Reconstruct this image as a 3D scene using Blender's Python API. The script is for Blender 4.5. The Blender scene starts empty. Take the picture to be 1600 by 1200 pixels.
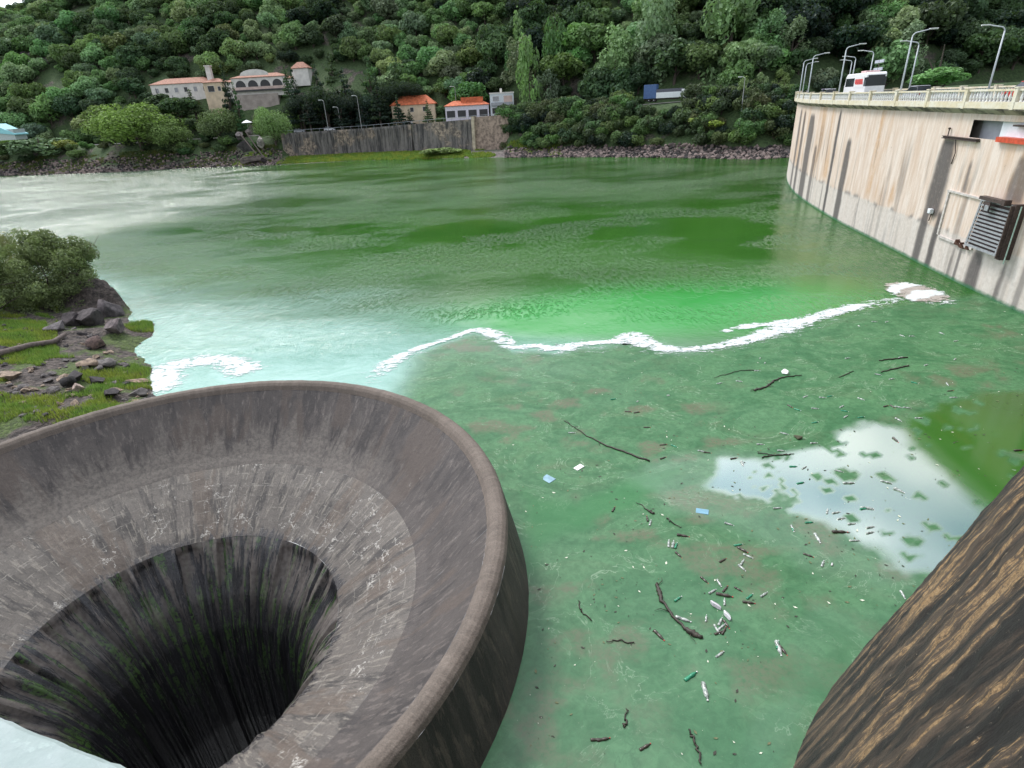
import bpy, math, random
import numpy as np
from mathutils import Vector, Matrix

# ------------------------------------------------------------------ camera, world, sun
SC = bpy.context.scene
COL = SC.collection
F_, PITCH, ROLL, EYE = 900.0, 0.453463, -0.0557721, 16.0
_f = np.array([0, math.cos(PITCH), -math.sin(PITCH)]); _r = np.array([1., 0, 0]); _u = np.cross(_r, _f)
_c, _s = math.cos(ROLL), math.sin(ROLL)
RT, UP, FW = _c*_r + _s*_u, -_s*_r + _c*_u, _f
cam_d = bpy.data.cameras.new('camera'); cam = bpy.data.objects.new('camera', cam_d); COL.objects.link(cam)
cam_d.sensor_width = 36; cam_d.lens = 36*F_/1600; cam_d.clip_start = .05; cam_d.clip_end = 6000
M = Matrix((tuple(RT), tuple(UP), tuple(-FW))).transposed().to_4x4(); M.translation = (0, 0, EYE)
cam.matrix_world = M
SC.camera = cam
vs = SC.view_settings; vs.view_transform = 'Standard'; vs.look = 'None'; vs.gamma = 1; vs.exposure = 0.84
vs.use_curve_mapping = False
SUN_EL, SUN_AZ = math.radians(52), math.radians(-38)      # azimuth from +Y towards +X
W = bpy.data.worlds.new('World'); SC.world = W; W.use_nodes = True
wt = W.node_tree; wt.nodes.clear()
def wn(t, **k):
    n = wt.nodes.new(t)
    for a, b in k.items(): setattr(n, a, b)
    return n
sky = wn('ShaderNodeTexSky', sky_type='NISHITA', sun_disc=False, sun_elevation=SUN_EL, sun_rotation=SUN_AZ)
tc = wn('ShaderNodeTexCoord'); mp = wn('ShaderNodeMapping'); mp.inputs['Scale'].default_value = (1, 1, 2.2)
nz = wn('ShaderNodeTexNoise'); nz.inputs['Scale'].default_value = 2.6; nz.inputs['Detail'].default_value = 7
nz.inputs['Roughness'].default_value = .55
cr = wn('ShaderNodeValToRGB'); cr.color_ramp.elements[0].position = .36; cr.color_ramp.elements[1].position = .56
cl = wn('ShaderNodeValToRGB')
cl.color_ramp.elements[0].position = .3; cl.color_ramp.elements[0].color = (6.2, 6.7, 7.4, 1)
cl.color_ramp.elements[1].position = .75; cl.color_ramp.elements[1].color = (10.5, 10.6, 10.8, 1)
mx = wn('ShaderNodeMix', data_type='RGBA'); bg = wn('ShaderNodeBackground'); wo = wn('ShaderNodeOutputWorld')
bg.inputs[1].default_value = .1
L = wt.links.new
L(tc.outputs['Generated'], mp.inputs[0]); L(mp.outputs[0], nz.inputs['Vector'])
L(nz.outputs[0], cr.inputs[0]); L(nz.outputs[0], cl.inputs[0])
L(cr.outputs[0], mx.inputs[0]); L(sky.outputs[0], mx.inputs[6]); L(cl.outputs[0], mx.inputs[7])
# the cloud deck is brighter round the veiled sun
_sv = (math.sin(SUN_AZ)*math.cos(SUN_EL*.72), math.cos(SUN_AZ)*math.cos(SUN_EL*.72), math.sin(SUN_EL*.72))
dt = wn('ShaderNodeVectorMath', operation='DOT_PRODUCT'); dt.inputs[1].default_value = _sv
mr = wn('ShaderNodeMapRange', interpolation_type='SMOOTHSTEP'); mr.inputs[1].default_value = .1; mr.inputs[2].default_value = 1; mr.inputs[3].default_value = .78; mr.inputs[4].default_value = 1.75
sc_ = wn('ShaderNodeVectorMath', operation='SCALE')
L(tc.outputs['Generated'], dt.inputs[0]); L(dt.outputs['Value'], mr.inputs[0]); L(mx.outputs[2], sc_.inputs[0]); L(mr.outputs[0], sc_.inputs['Scale'])
L(sc_.outputs[0], bg.inputs[0]); L(bg.outputs[0], wo.inputs[0])
sd = bpy.data.lights.new('sun', 'SUN'); sd.energy = 1.5; sd.angle = math.radians(14); sd.color = (1, .96, .9)
sun = bpy.data.objects.new('sun', sd); COL.objects.link(sun)
_d = Vector((math.sin(SUN_AZ)*math.cos(SUN_EL), math.cos(SUN_AZ)*math.cos(SUN_EL), math.sin(SUN_EL)))
sun.rotation_euler = _d.to_track_quat('Z', 'Y').to_euler()

rng = np.random.default_rng(7); random.seed(7)

# ------------------------------------------------------------------ helpers: photo pixel -> place
def ray(px, py): return (px-800)/F_*RT - (py-600)/F_*UP + FW
def at_z(px, py, z=0.):
    d = ray(px, py); return np.array([0, 0, EYE]) + d*((z-EYE)/d[2])
def at_y(px, py, Y):
    d = ray(px, py); return np.array([0, 0, EYE]) + d*(Y/d[1])
def to_px(P):
    P = np.atleast_2d(P) - np.array([0, 0, EYE]); d = P@FW
    d = np.where(d < .1, .1, d)
    return 800+F_*(P@RT)/d, 600-F_*(P@UP)/d

def _h(i, j, s):
    n = (i*374761393 + j*668265263 + s*2147483647) & 0xffffffff
    n = ((n ^ (n >> 13))*1274126177) & 0xffffffff
    return ((n ^ (n >> 16)) & 0xffff)/65535.
def vn(x, y, s=0):
    x = np.asarray(x, float); y = np.asarray(y, float)
    i = np.floor(x).astype(np.int64); j = np.floor(y).astype(np.int64); u = x-i; v = y-j
    u = u*u*(3-2*u); v = v*v*(3-2*v)
    return (_h(i, j, s)*(1-u)+_h(i+1, j, s)*u)*(1-v) + (_h(i, j+1, s)*(1-u)+_h(i+1, j+1, s)*u)*v
def fbm(x, y, s=0, o=4):
    r = 0; a = .5
    for k in range(o): r = r + a*vn(x*2**k, y*2**k, s+k*17); a *= .5
    return r/(1-.5**o)
def sst(a, b, x):
    t = np.clip((x-a)/(b-a), 0, 1); return t*t*(3-2*t)

def tag(o, label=None, cat=None, group=None, kind=None):
    if label: o['label'] = label
    if cat: o['category'] = cat
    if group: o['group'] = group
    if kind: o['kind'] = kind
    return o
def empty(name, loc=(0, 0, 0), rz=0, label=None, cat=None, group=None):
    o = bpy.data.objects.new(name, None); COL.objects.link(o); o.location = loc; o.rotation_euler = (0, 0, rz)
    o.empty_display_size = .2
    return tag(o, label, cat, group)
def link(name, me, parent=None):
    o = bpy.data.objects.new(name, me); COL.objects.link(o)
    if parent: o.parent = parent
    return o
def np_mesh(name, V, F, mat, smooth=True, uv=None, attrs=None):
    V = np.asarray(V, np.float32); F = np.asarray(F, np.int32); k = F.shape[1]
    me = bpy.data.meshes.new(name)
    me.vertices.add(len(V)); me.vertices.foreach_set('co', V.ravel())
    me.loops.add(F.size); me.loops.foreach_set('vertex_index', F.ravel())
    me.polygons.add(len(F)); me.polygons.foreach_set('loop_start', np.arange(0, F.size, k, dtype=np.int32))
    me.polygons.foreach_set('use_smooth', np.full(len(F), smooth))
    if uv is not None:
        l = me.uv_layers.new(name='UVMap'); l.data.foreach_set('uv', np.asarray(uv, np.float32)[F.ravel()].ravel())
    for n, a in (attrs or {}).items():
        at = me.attributes.new(n, 'FLOAT', 'POINT'); at.data.foreach_set('value', np.asarray(a, np.float32).ravel())
    me.update(calc_edges=True); me.validate()
    me.materials.append(mat)
    return me
def grid_faces(nu, nv, wrap=False):
    i = np.arange(nu if wrap else nu-1); j = np.arange(nv-1)
    I, J = np.meshgrid(i, j, indexing='ij'); I2 = (I+1) % nu
    return np.stack([I*nv+J, I2*nv+J, I2*nv+J+1, I*nv+J+1], -1).reshape(-1, 4)

class MB:
    """collects simple shapes in one mesh"""
    def __init__(s): s.v = []; s.f = []
    def add(s, V, F):
        n = len(s.v); s.v += [tuple(map(float, p)) for p in V]; s.f += [tuple(int(i)+n for i in f) for f in F]; return s
    def box(s, x0, x1, y0, y1, z0, z1, T=None):
        V = [(x, y, z) for z in (z0, z1) for x, y in ((x0, y0), (x1, y0), (x1, y1), (x0, y1))]
        if T: V = [T(p) for p in V]
        return s.add(V, [(3, 2, 1, 0), (4, 5, 6, 7), (0, 1, 5, 4), (1, 2, 6, 5), (2, 3, 7, 6), (3, 0, 4, 7)])
    def tube(s, pts, rad, n=8, cap=True):
        pts = [Vector(p) for p in pts]; rs = rad if hasattr(rad, '__len__') else [rad]*len(pts)
        V = []; F = []; ref = None
        for i, p in enumerate(pts):
            d = (pts[min(i+1, len(pts)-1)] - pts[max(i-1, 0)]).normalized()
            if ref is None: ref = Vector((0, 0, 1)) if abs(d.z) < .9 else Vector((1, 0, 0))
            a = d.cross(ref).normalized(); b = a.cross(d).normalized(); ref = b
            for k in range(n):
                t = 2*math.pi*k/n; V.append(p+(a*math.cos(t)+b*math.sin(t))*rs[i])
        for i in range(len(pts)-1):
            for k in range(n): F.append((i*n+k, i*n+(k+1) % n, (i+1)*n+(k+1) % n, (i+1)*n+k))
        if cap: F.append(tuple(range(n))[::-1]); F.append(tuple((len(pts)-1)*n+k for k in range(n)))
        return s.add(V, F)
    def lathe(s, prof, n=12, T=None):
        V = []; F = []
        for r, z in prof:
            for k in range(n): t = 2*math.pi*k/n; p = (r*math.cos(t), r*math.sin(t), z); V.append(T(p) if T else p)
        for i in range(len(prof)-1):
            for k in range(n): F.append((i*n+k, i*n+(k+1) % n, (i+1)*n+(k+1) % n, (i+1)*n+k))
        F.append(tuple(range(n))[::-1]); F.append(tuple((len(prof)-1)*n+k for k in range(n)))
        return s.add(V, F)
    def prism(s, poly, y0, y1, T=None):
        """poly in (x,z), extruded in y"""
        n = len(poly); V = [(x, y0, z) for x, z in poly]+[(x, y1, z) for x, z in poly]
        if T: V = [T(p) for p in V]
        return s.add(V, [tuple(range(n)), tuple(range(n, 2*n))[::-1]]+[(i, i+n, (i+1) % n+n, (i+1) % n) for i in range(n)])
    def build(s, name, mat, parent=None, smooth=False, bevel=0):
        me = bpy.data.meshes.new(name); me.from_pydata(s.v, [], s.f); me.materials.append(mat)
        if smooth: me.polygons.foreach_set('use_smooth', [True]*len(me.polygons))
        me.update(); o = link(name, me, parent)
        if bevel:
            m = o.modifiers.new('bevel', 'BEVEL'); m.width = bevel; m.segments = 2; m.limit_method = 'ANGLE'
        return o
def copy_tree(o, parent=None):
    c = o.copy(); COL.objects.link(c); c.parent = parent
    for ch in list(o.children): copy_tree(ch, c)
    return c

# ------------------------------------------------------------------ materials
class NT:
    def __init__(s, name):
        s.m = bpy.data.materials.new(name); s.m.use_nodes = True; s.t = s.m.node_tree; s.t.nodes.clear()
        s.out = s.n('ShaderNodeOutputMaterial')
    def n(s, ty, ins=None, **k):
        n = s.t.nodes.new(ty)
        for a, b in k.items(): setattr(n, a, b)
        for a, b in (ins or {}).items(): s.set(n.inputs[a], b)
        return n
    def set(s, sock, v):
        if isinstance(v, bpy.types.NodeSocket): s.t.links.new(v, sock)
        elif isinstance(v, (tuple, list)) and len(v) == 3 and sock.type == 'RGBA': sock.default_value = (*v, 1)
        else: sock.default_value = v
    def math(s, op, a, b=None, c=None, clamp=False):
        n = s.n('ShaderNodeMath', operation=op, use_clamp=clamp); s.set(n.inputs[0], a)
        if b is not None: s.set(n.inputs[1], b)
        if c is not None: s.set(n.inputs[2], c)
        return n.outputs[0]
    def mix(s, f, a, b, mode='MIX'):
        n = s.n('ShaderNodeMix', data_type='RGBA', blend_type=mode, clamp_factor=True)
        s.set(n.inputs[0], f); s.set(n.inputs[6], a); s.set(n.inputs[7], b); return n.outputs[2]
    def attr(s, name): return s.n('ShaderNodeAttribute', attribute_name=name).outputs['Fac']
    def vec(s, kind='Object', scale=(1, 1, 1), loc=(0, 0, 0)):
        t = s.n('ShaderNodeTexCoord'); m = s.n('ShaderNodeMapping', {'Scale': scale, 'Location': loc})
        s.set(m.inputs[0], t.outputs[kind]); return m.outputs[0]
    def noise(s, v, scale=1, detail=4, rough=.55, dist=0, out=0):
        n = s.n('ShaderNodeTexNoise', {'Vector': v, 'Scale': scale, 'Detail': detail, 'Roughness': rough, 'Distortion': dist}); return n.outputs[out]
    def rng(s, v, a, b, c=0., d=1.):
        n = s.n('ShaderNodeMapRange', interpolation_type='SMOOTHSTEP')
        for i, x in enumerate((v, a, b, c, d)): s.set(n.inputs[i], x)
        return n.outputs[0]
    def bump(s, h, strength=.5, dist=.05, normal=None):
        n = s.n('ShaderNodeBump', {'Strength': strength, 'Distance': dist, 'Height': h})
        if normal is not None: s.set(n.inputs['Normal'], normal)
        return n.outputs[0]
    def bsdf(s, **k):
        n = s.n('ShaderNodeBsdfPrincipled')
        for a, b in k.items(): s.set(n.inputs[a.replace('_', ' ')], b)
        s.t.links.new(n.outputs[0], s.out.inputs[0]); return n

_mats = {}
def plain(name, col, rough=.6, var=.15, scale=3., metal=0., bump=.15, spec=.5):
    if name in _mats: return _mats[name]
    t = NT(name); v = t.vec('Object'); n = t.noise(v, scale, 5); g = t.noise(v, scale*7, 3)
    c = t.mix(t.rng(n, .3, .7), tuple(x*(1-var) for x in col), tuple(min(1, x*(1+var)) for x in col))
    c = t.mix(t.math('MULTIPLY', t.rng(g, .55, .75), .35), c, tuple(x*.6 for x in col))
    t.bsdf(Base_Color=c, Roughness=rough, Metallic=metal, Normal=t.bump(g, bump, .02), Specular_IOR_Level=spec)
    _mats[name] = t.m; return t.m

def foliage_mat():
    t = NT('foliage'); oi = t.n('ShaderNodeObjectInfo'); a = t.attr('tone'); tint = t.n('ShaderNodeAttribute', attribute_name='tint', attribute_type='INSTANCER').outputs['Color']
    hs = t.n('ShaderNodeHueSaturation', {'Hue': t.math('ADD', .475, t.math('MULTIPLY', oi.outputs['Random'], .05)),
        'Saturation': t.math('ADD', .8, t.math('MULTIPLY', a, .3)), 'Value': t.math('ADD', .5, t.math('MULTIPLY', a, 1.05)), 'Color': tint})
    c = hs.outputs[0]
    d = t.n('ShaderNodeBsdfDiffuse', {'Color': c}); tr = t.n('ShaderNodeBsdfTranslucent', {'Color': t.mix(.4, c, (.12, .2, .02))})
    m = t.n('ShaderNodeMixShader', {0: .28, 1: d.outputs[0], 2: tr.outputs[0]})
    g = t.n('ShaderNodeBsdfGlossy', {'Color': (.5, .55, .5), 'Roughness': .45}); m2 = t.n('ShaderNodeMixShader', {0: .04, 1: m.outputs[0], 2: g.outputs[0]})
    t.t.links.new(m2.outputs[0], t.out.inputs[0]); return t.m
FOL = foliage_mat()
BARK = plain('bark', (.07, .055, .045), .9, .3, 6, bump=.6)

# ------------------------------------------------------------------ terrain
SHORE = np.array([(-520, 330), (-330, 268), (-200, 249), (-157, 236), (-117, 234), (-84, 227), (-52, 225), (-18, 212), (14, 197), (41, 178), (66, 155), (100, 158), (170, 172), (300, 176), (520, 200)], float)
def seg_dist(x, y, P, closed=False):
    best = np.full(np.shape(x), 1e9); side = np.zeros(np.shape(x)); tt = np.zeros(np.shape(x))
    n = len(P) if closed else len(P)-1
    for i in range(n):
        a = P[i]; b = P[(i+1) % len(P)]; d = b-a; l2 = d@d
        t = np.clip(((x-a[0])*d[0]+(y-a[1])*d[1])/l2, 0, 1)
        dx = x-(a[0]+t*d[0]); dy = y-(a[1]+t*d[1]); D = np.hypot(dx, dy)
        m = D < best; best = np.where(m, D, best); side = np.where(m, d[0]*(y-a[1])-d[1]*(x-a[0]), side)
    return best*np.sign(side)
def inside(x, y, P):
    c = np.zeros(np.shape(x), bool)
    for i in range(len(P)):
        x0, y0 = P[i]; x1, y1 = P[i-1]
        m = ((y0 > y) != (y1 > y)) & (x < (x1-x0)*(y-y0)/(y1-y0+1e-12)+x0); c ^= m
    return c
def poly_sd(x, y, P):
    P = np.asarray(P, float); return np.where(inside(x, y, P), 1, -1)*np.abs(seg_dist(x, y, P, True))
def road_z(x): return np.interp(x, [-300, -120, -50, 20, 66, 120], [8.5, 9.0, 9.6, 12.2, 13.95, 13.95])
def terrain_z(x, y):
    x = np.asarray(x, float); y = np.asarray(y, float)
    d = seg_dist(x, y, SHORE); d = d + 2.2*(fbm(x/9, y/9, 3)-.5)
    rz = road_z(x)
    wall = sst(-84, -80, x)*(1-sst(1, 5, x))        # where the retaining wall stands
    beach = 1.5*sst(0, 11, d)+.25*fbm(x/2, y/2, 5)*sst(0, 3, d)
    up = np.where(wall > .5, sst(13.2, 15.0, d), sst(5, 21, d))
    z = np.where(d < 0, d*.3, beach + (rz-beach)*up)
    cap = np.interp(x, [-520, -400, -320, -250, -190, -130, 60, 200, 420], [26, 46, 80, 120, 146, 150, 146, 130, 115])
    cap = cap + 24*(fbm(x/60, y/60, 8)-.5)
    sl = np.interp(x, [-400, -200, -100, 100], [.78, .76, .74, .78])
    dd = np.clip(d-36, 0, None); hill = dd*sl + 9*(fbm(x/28, y/28, 11)-.5)*sst(0, 25, dd)
    hill = cap*(1-np.exp(-hill/cap*1.25))
    return np.where(d > 36, rz + hill, z)

def terrain():
    xs = np.linspace(-520, 520, 400); ys = np.concatenate([np.linspace(120, 290, 230), np.linspace(292, 640, 110)])
    X, Y = np.meshgrid(xs, ys, indexing='ij'); Z = terrain_z(X, Y)
    V = np.stack([X, Y, Z], -1).reshape(-1, 3)
    t = NT('hillside ground'); v = t.vec('Object'); n = t.noise(v, .12, 6); n2 = t.noise(v, 1.3, 5)
    geo = t.n('ShaderNodeNewGeometry'); sx = t.n('ShaderNodeSeparateXYZ', {0: geo.outputs['Position']}); z = sx.outputs[2]
    soil = t.mix(t.rng(n2, .35, .65), (.045, .04, .035), (.13, .11, .09))
    grs = t.mix(t.rng(n2, .3, .7), (.03, .055, .018), (.06, .10, .035))
    c = t.mix(t.rng(n, .34, .46), soil, grs)
    rock = t.mix(t.rng(n2, .3, .7), (.05, .045, .045), (.2, .17, .16))
    c = t.mix(t.rng(z, 2.6, .6), c, rock)
    t.bsdf(Base_Color=c, Roughness=.95, Normal=t.bump(n2, .8, .4))
    me = np_mesh('hillside', V, grid_faces(len(xs), len(ys)), t.m)
    tag(link('hillside', me), kind='structure')
terrain()

# road along the far shore
def road_strip():
    pts = []
    xs = np.linspace(-300, 90, 160)
    for x in xs:
        # find y where distance = 28
        ys = np.linspace(150, 330, 400); d = seg_dist(np.full(400, x), ys, SHORE); pts.append((x, ys[np.argmin(abs(d-27))]))
    P = np.array(pts); T = np.gradient(P, axis=0); T /= np.linalg.norm(T, axis=1)[:, None]; N = np.c_[-T[:, 1], T[:, 0]]
    V = []
    for o in (-4.5, 4.5):
        q = P+N*o; V.append(np.c_[q, road_z(q[:, 0])+.12])
    V = np.stack(V, 1).reshape(-1, 3)
    me = np_mesh('road', V, grid_faces(len(xs), 2)[:, ::-1], plain('asphalt', (.09, .09, .09), .85, .2, .8))
    tag(link('road', me), kind='structure'); return P
ROAD = road_strip()

# ------------------------------------------------------------------ the near bank on the left
BANK = np.array([(-18, 29.5), (-23.6, 34.6), (-25.2, 37.2), (-26.4, 39.6), (-28.6, 41.4), (-29.9, 43.2), (-29.6, 46), (-31.6, 49.4), (-34.4, 50.2), (-36.5, 54), (-42, 60), (-52, 63), (-72, 62), (-110, 50), (-110, -20), (-30, -20), (-28, 5), (-25.5, 14), (-24, 22)], float)
def bank_z(x, y):
    d = poly_sd(x, y, BANK); d = d + 1.1*(fbm(x/1.6, y/1.6, 21)-.5)
    z = np.where(d < 0, d*.6, .32*d**.8)
    z = z + .5*(fbm(x/1.1, y/1.1, 23)-.5)*sst(-.5, 1.5, d)
    # the rock outcrop under the bush
    o = np.exp(-(((x+39.0)/4.6)**2+((y-55.5)/3.2)**2)**2)
    z = z + o*(1.1+2.2*fbm(x/1.3, y/1.3, 25))*sst(-.3, .8, d)
    return np.minimum(z, 4.2+.5*fbm(x/6, y/6, 27))
def bank():
    xs = np.arange(-110, -16, .33); xs = np.concatenate([np.arange(-110, -60, 1.2), np.arange(-60, -16, .26)])
    ys = np.concatenate([np.arange(-20, 14, 1.2), np.arange(14, 66, .26)])
    X, Y = np.meshgrid(xs, ys, indexing='ij'); Z = bank_z(X, Y)
    near = np.hypot(X+13.4654, Y-15.8336)
    Z = np.where(near < 13.75, -30., Z)
    V = np.stack([X, Y, Z], -1).reshape(-1, 3)
    t = NT('bank soil and rock'); v = t.vec('Object'); n = t.noise(v, .35, 6); n2 = t.noise(v, 2.6, 6, .65)
    vor = t.n('ShaderNodeTexVoronoi', {'Vector': v, 'Scale': 2.6, 'Randomness': 1.}, feature='DISTANCE_TO_EDGE').outputs[0]
    soil = t.mix(t.rng(n2, .35, .68), (.035, .028, .026), (.15, .12, .105))
    grs = t.mix(t.rng(n2, .3, .7), (.05, .08, .015), (.11, .16, .04))
    c = t.mix(t.rng(n, .47, .56), soil, grs)
    c = t.mix(t.math('MULTIPLY', t.rng(t.noise(v, 7, 4, .7), .5, .62), .6), c, (.05, .045, .035))
    c = t.mix(t.math('MULTIPLY', t.rng(vor, .03, .0), .35), c, (.03, .027, .027))
    t.bsdf(Base_Color=c, Roughness=.9, Normal=t.bump(t.math('ADD', t.math('MULTIPLY', n2, 2.), t.math('MULTIPLY', t.rng(vor, 0, .2), .3)), 1., .2))
    me = np_mesh('lake_bank', V, grid_faces(len(xs), len(ys)), t.m)
    tag(link('lake_bank', me), kind='structure')
bank()

# ------------------------------------------------------------------ water
SPC = np.array([-13.4654, 15.8336])
FOAMPX = [(545, 600), (575, 588), (605, 571), (640, 550), (675, 538), (705, 528), (740, 516), (765, 520), (785, 530), (800, 543), (840, 541), (870, 546), (900, 539), (935, 536), (965, 533), (990, 527), (1010, 537), (1040, 545), (1080, 546), (1115, 542), (1150, 535), (1200, 521), (1240, 508), (1290, 492), (1350, 478), (1420, 466), (1478, 461)]
FOAM = np.array([at_z(*p)[:2] for p in FOAMPX])
def wpoly(px): return np.array([at_z(*p)[:2] for p in px])
CLEAR = wpoly([(1120, 715), (1200, 722), (1275, 700), (1325, 672), (1365, 660), (1405, 668), (1430, 650), (1470, 635), (1530, 618), (1700, 590), (1750, 700), (1620, 760), (1500, 900), (1420, 895), (1350, 850), (1290, 815), (1230, 800), (1180, 780), (1100, 765)])
HALF = wpoly([(985, 745), (1050, 710), (1130, 700), (1200, 715), (1300, 800), (1420, 890), (1500, 920), (1400, 920), (1300, 900), (1150, 830), (1050, 790)])
CALM = wpoly([(1260, 935), (1400, 960), (1420, 1000), (1300, 1100), (1235, 1210), (1100, 1300), (1130, 1190), (1200, 1080), (1240, 1000)])
SKYP = wpoly([(1120, 700), (1320, 660), (1400, 655), (1432, 700), (1480, 748), (1536, 795), (1560, 830), (1500, 920), (1400, 930), (1100, 800)])
CHAN = wpoly([(820, 770), (900, 790), (1000, 740), (1060, 735), (1000, 790), (900, 830), (850, 850), (830, 900)])
def water():
    nr, na = 440, 960
    r = 13.3*(900/13.3)**(np.linspace(0, 1, nr)); a = np.linspace(0, 2*np.pi, na, endpoint=False)
    R, A = np.meshgrid(r, a, indexing='ij'); X = SPC[0]+R*np.cos(A); Y = SPC[1]+R*np.sin(A)
    X = X.ravel(); Y = Y.ravel()
    wob = (fbm(X/1.3, Y/1.3, 31)-.5); wob2 = fbm(X/4.5, Y/4.5, 33)-.5
    yf = np.interp(X, FOAM[np.argsort(FOAM[:, 0]), 0], FOAM[np.argsort(FOAM[:, 0]), 1])
    sdn = yf-Y
    scum = sst(-.2, 1.6, sdn+.6*wob)*sst(-9, -5.5, X+1.5*wob2)
    right = sst(-4, 14, X+4*wob2)
    clear = np.clip(sst(-.3, .35, poly_sd(X, Y, CLEAR)+1.1*wob), 0, 1)
    isl = fbm(X/.85, Y/.85, 41, 3); clear = clear*(1-sst(.69, .73, isl))
    for (ix, iy, ir) in ((1322, 742, .52), (1383, 745, .4), (1300, 752, .3), (1275, 745, .3), (1458, 825, .32), (1427, 846, .36), (1300, 690, .5), (1368, 712, .3), (1330, 780, .35)):
        p = at_z(ix, iy); q = np.hypot(X-p[0], (Y-p[1]))+.3*wob; clear = clear*(1-sst(ir, ir-.08, q))
    half = .14*sst(-.8, .8, poly_sd(X, Y, HALF)+1.2*wob)
    calm = .5*sst(-.5, .5, poly_sd(X, Y, CALM)+.9*wob)
    chan = sst(-.4, .5, poly_sd(X, Y, CHAN)+.8*wob)
    film0 = scum*np.clip(1-np.maximum(np.maximum(clear, half), calm), 0, 1)
    flotsam = .8*film0*sst(.56, .70, fbm(X/1.7, Y/1.3, 51, 5))*(1-chan)*sst(.3, .6, fbm(X/7, Y/7, 53))       # brownish matted film
    c1 = at_z(1040, 482); viv = np.exp(-(((X-c1[0])/19)**2+((Y-c1[1])/7)**2)**1.5) 
    c2 = at_z(900, 500); viv = np.clip(viv+.5*np.exp(-(((X-c2[0])/9)**2+((Y-c2[1])/4)**2)), 0, 1)*(1-scum)
    # pale turquoise painted in where water mirrors sky, between bank and shaft
    wob3 = fbm(X/15, Y/7, 37, 5)-.5; yt = Y-np.interp(X, [-100, -60, -12, 5, 15], [90, 73, 57, 46, 36])+17*wob3      # edge of the ruffled water that mirrors the sky
    m1 = sst(3, -16, yt)*sst(24, 2, X+10*wob2)*sst(-75, -50, X)
    m2 = sst(-3, 3, sdn)*sst(8, -1, X+2*wob2)*sst(9, 1, sdn)
    sky_pale = np.clip(m1*(1-.6*scum)+.55*m2, 0, 1)*(1-viv)
    wave = (1-scum)*(.11+.8*sst(84, 122, Y+9*wob2+X*.12)+1.2*sst(-20, -75, X+.25*Y-14+14*wob2))
    wave = np.maximum(wave, (.14+.42*sst(36, 44, Y+4*wob2)*sst(5, -9, yt))*(1-scum)*(1-.6*viv))
    V = np.stack([X, Y, 0*X], -1)
    t = NT('lake water'); v = t.vec('Object'); pos = v
    SCUM_SHADED, CLR, SKY_PALE, VIV, WAV, FLO = (t.attr(k) for k in ('film', 'clear', 'sky_pale', 'vivid', 'wave', 'flotsam'))
    big = t.noise(t.vec('Object', (.03, .055, 1), (3, 1, 0)), 1, 5, .6, .5)      # wind patches
    n_mid = t.noise(t.vec('Object', (.25, .5, 1)), 1, 5, .6, 1.); fine = t.noise(v, 5.5, 4, .7)
    swirl = t.noise(t.vec('Object', (.22, .3, 1), (7, 2, 0)), 1, 5, .62, 2.2)
    deep = t.mix(t.rng(big, .35, .65), (.020, .082, .009), (.030, .112, .012))
    c = t.mix(t.math('MULTIPLY', VIV, .95), deep, (.024, .25, .038))
    c = t.mix(t.math('MULTIPLY', SKY_PALE, .85), c, t.mix(t.rng(swirl, .3, .7), (.15, .34, .27), (.23, .43, .37)))  # sky reflection put into the water colour
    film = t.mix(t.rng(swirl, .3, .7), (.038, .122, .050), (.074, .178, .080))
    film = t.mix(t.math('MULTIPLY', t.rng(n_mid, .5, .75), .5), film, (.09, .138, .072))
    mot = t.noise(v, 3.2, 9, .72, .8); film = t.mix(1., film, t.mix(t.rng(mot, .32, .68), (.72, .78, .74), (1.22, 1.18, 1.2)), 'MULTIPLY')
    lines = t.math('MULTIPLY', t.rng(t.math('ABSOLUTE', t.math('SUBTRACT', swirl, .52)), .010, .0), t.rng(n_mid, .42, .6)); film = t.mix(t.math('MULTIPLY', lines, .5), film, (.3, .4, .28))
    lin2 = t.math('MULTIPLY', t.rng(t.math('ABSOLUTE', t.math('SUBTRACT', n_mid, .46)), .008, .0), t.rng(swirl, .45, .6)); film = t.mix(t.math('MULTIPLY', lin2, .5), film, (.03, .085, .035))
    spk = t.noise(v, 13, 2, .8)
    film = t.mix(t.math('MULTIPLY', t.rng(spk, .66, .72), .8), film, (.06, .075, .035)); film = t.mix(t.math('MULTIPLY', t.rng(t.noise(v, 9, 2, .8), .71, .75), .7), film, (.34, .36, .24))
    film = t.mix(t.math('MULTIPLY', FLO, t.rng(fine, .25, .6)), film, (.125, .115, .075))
    c = t.mix(t.math('MULTIPLY', t.rng(t.noise(t.vec('Object', (1, 1.6, 1)), 2.2, 2, .6), .73, .77), .55), c, (.4, .47, .42))  # pale flecks painted in for the glitter of small ripples
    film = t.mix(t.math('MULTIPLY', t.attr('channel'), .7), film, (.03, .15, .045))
    c = t.mix(SCUM_SHADED, c, film)
    rot = t.n('ShaderNodeMapping', {0: t.n('ShaderNodeTexCoord').outputs['Object'], 'Rotation': (0, 0, .32), 'Scale': (.85, 1.7, 1)}).outputs[0]
    wavy = t.noise(rot, .8, 6, .72, .5); chop = t.noise(rot, 4., 4, .75)
    rot2 = t.n('ShaderNodeMapping', {0: t.n('ShaderNodeTexCoord').outputs['Object'], 'Rotation': (0, 0, -.5), 'Scale': (1.15, .42, 1)}).outputs[0]
    grain = t.noise(rot2, 1.0, 4, .75, .3)
    wind = t.rng(big, .36, .66, .22, 1.)
    wind = t.math('MAXIMUM', wind, t.rng(SKY_PALE, .1, .5)); st = t.math('MULTIPLY', t.math('MULTIPLY', WAV, wind), .75)
    h = t.math('ADD', t.math('ADD', t.math('MULTIPLY', wavy, .75), t.math('MULTIPLY', chop, .3)), t.math('MULTIPLY', grain, 1.1))
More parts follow.
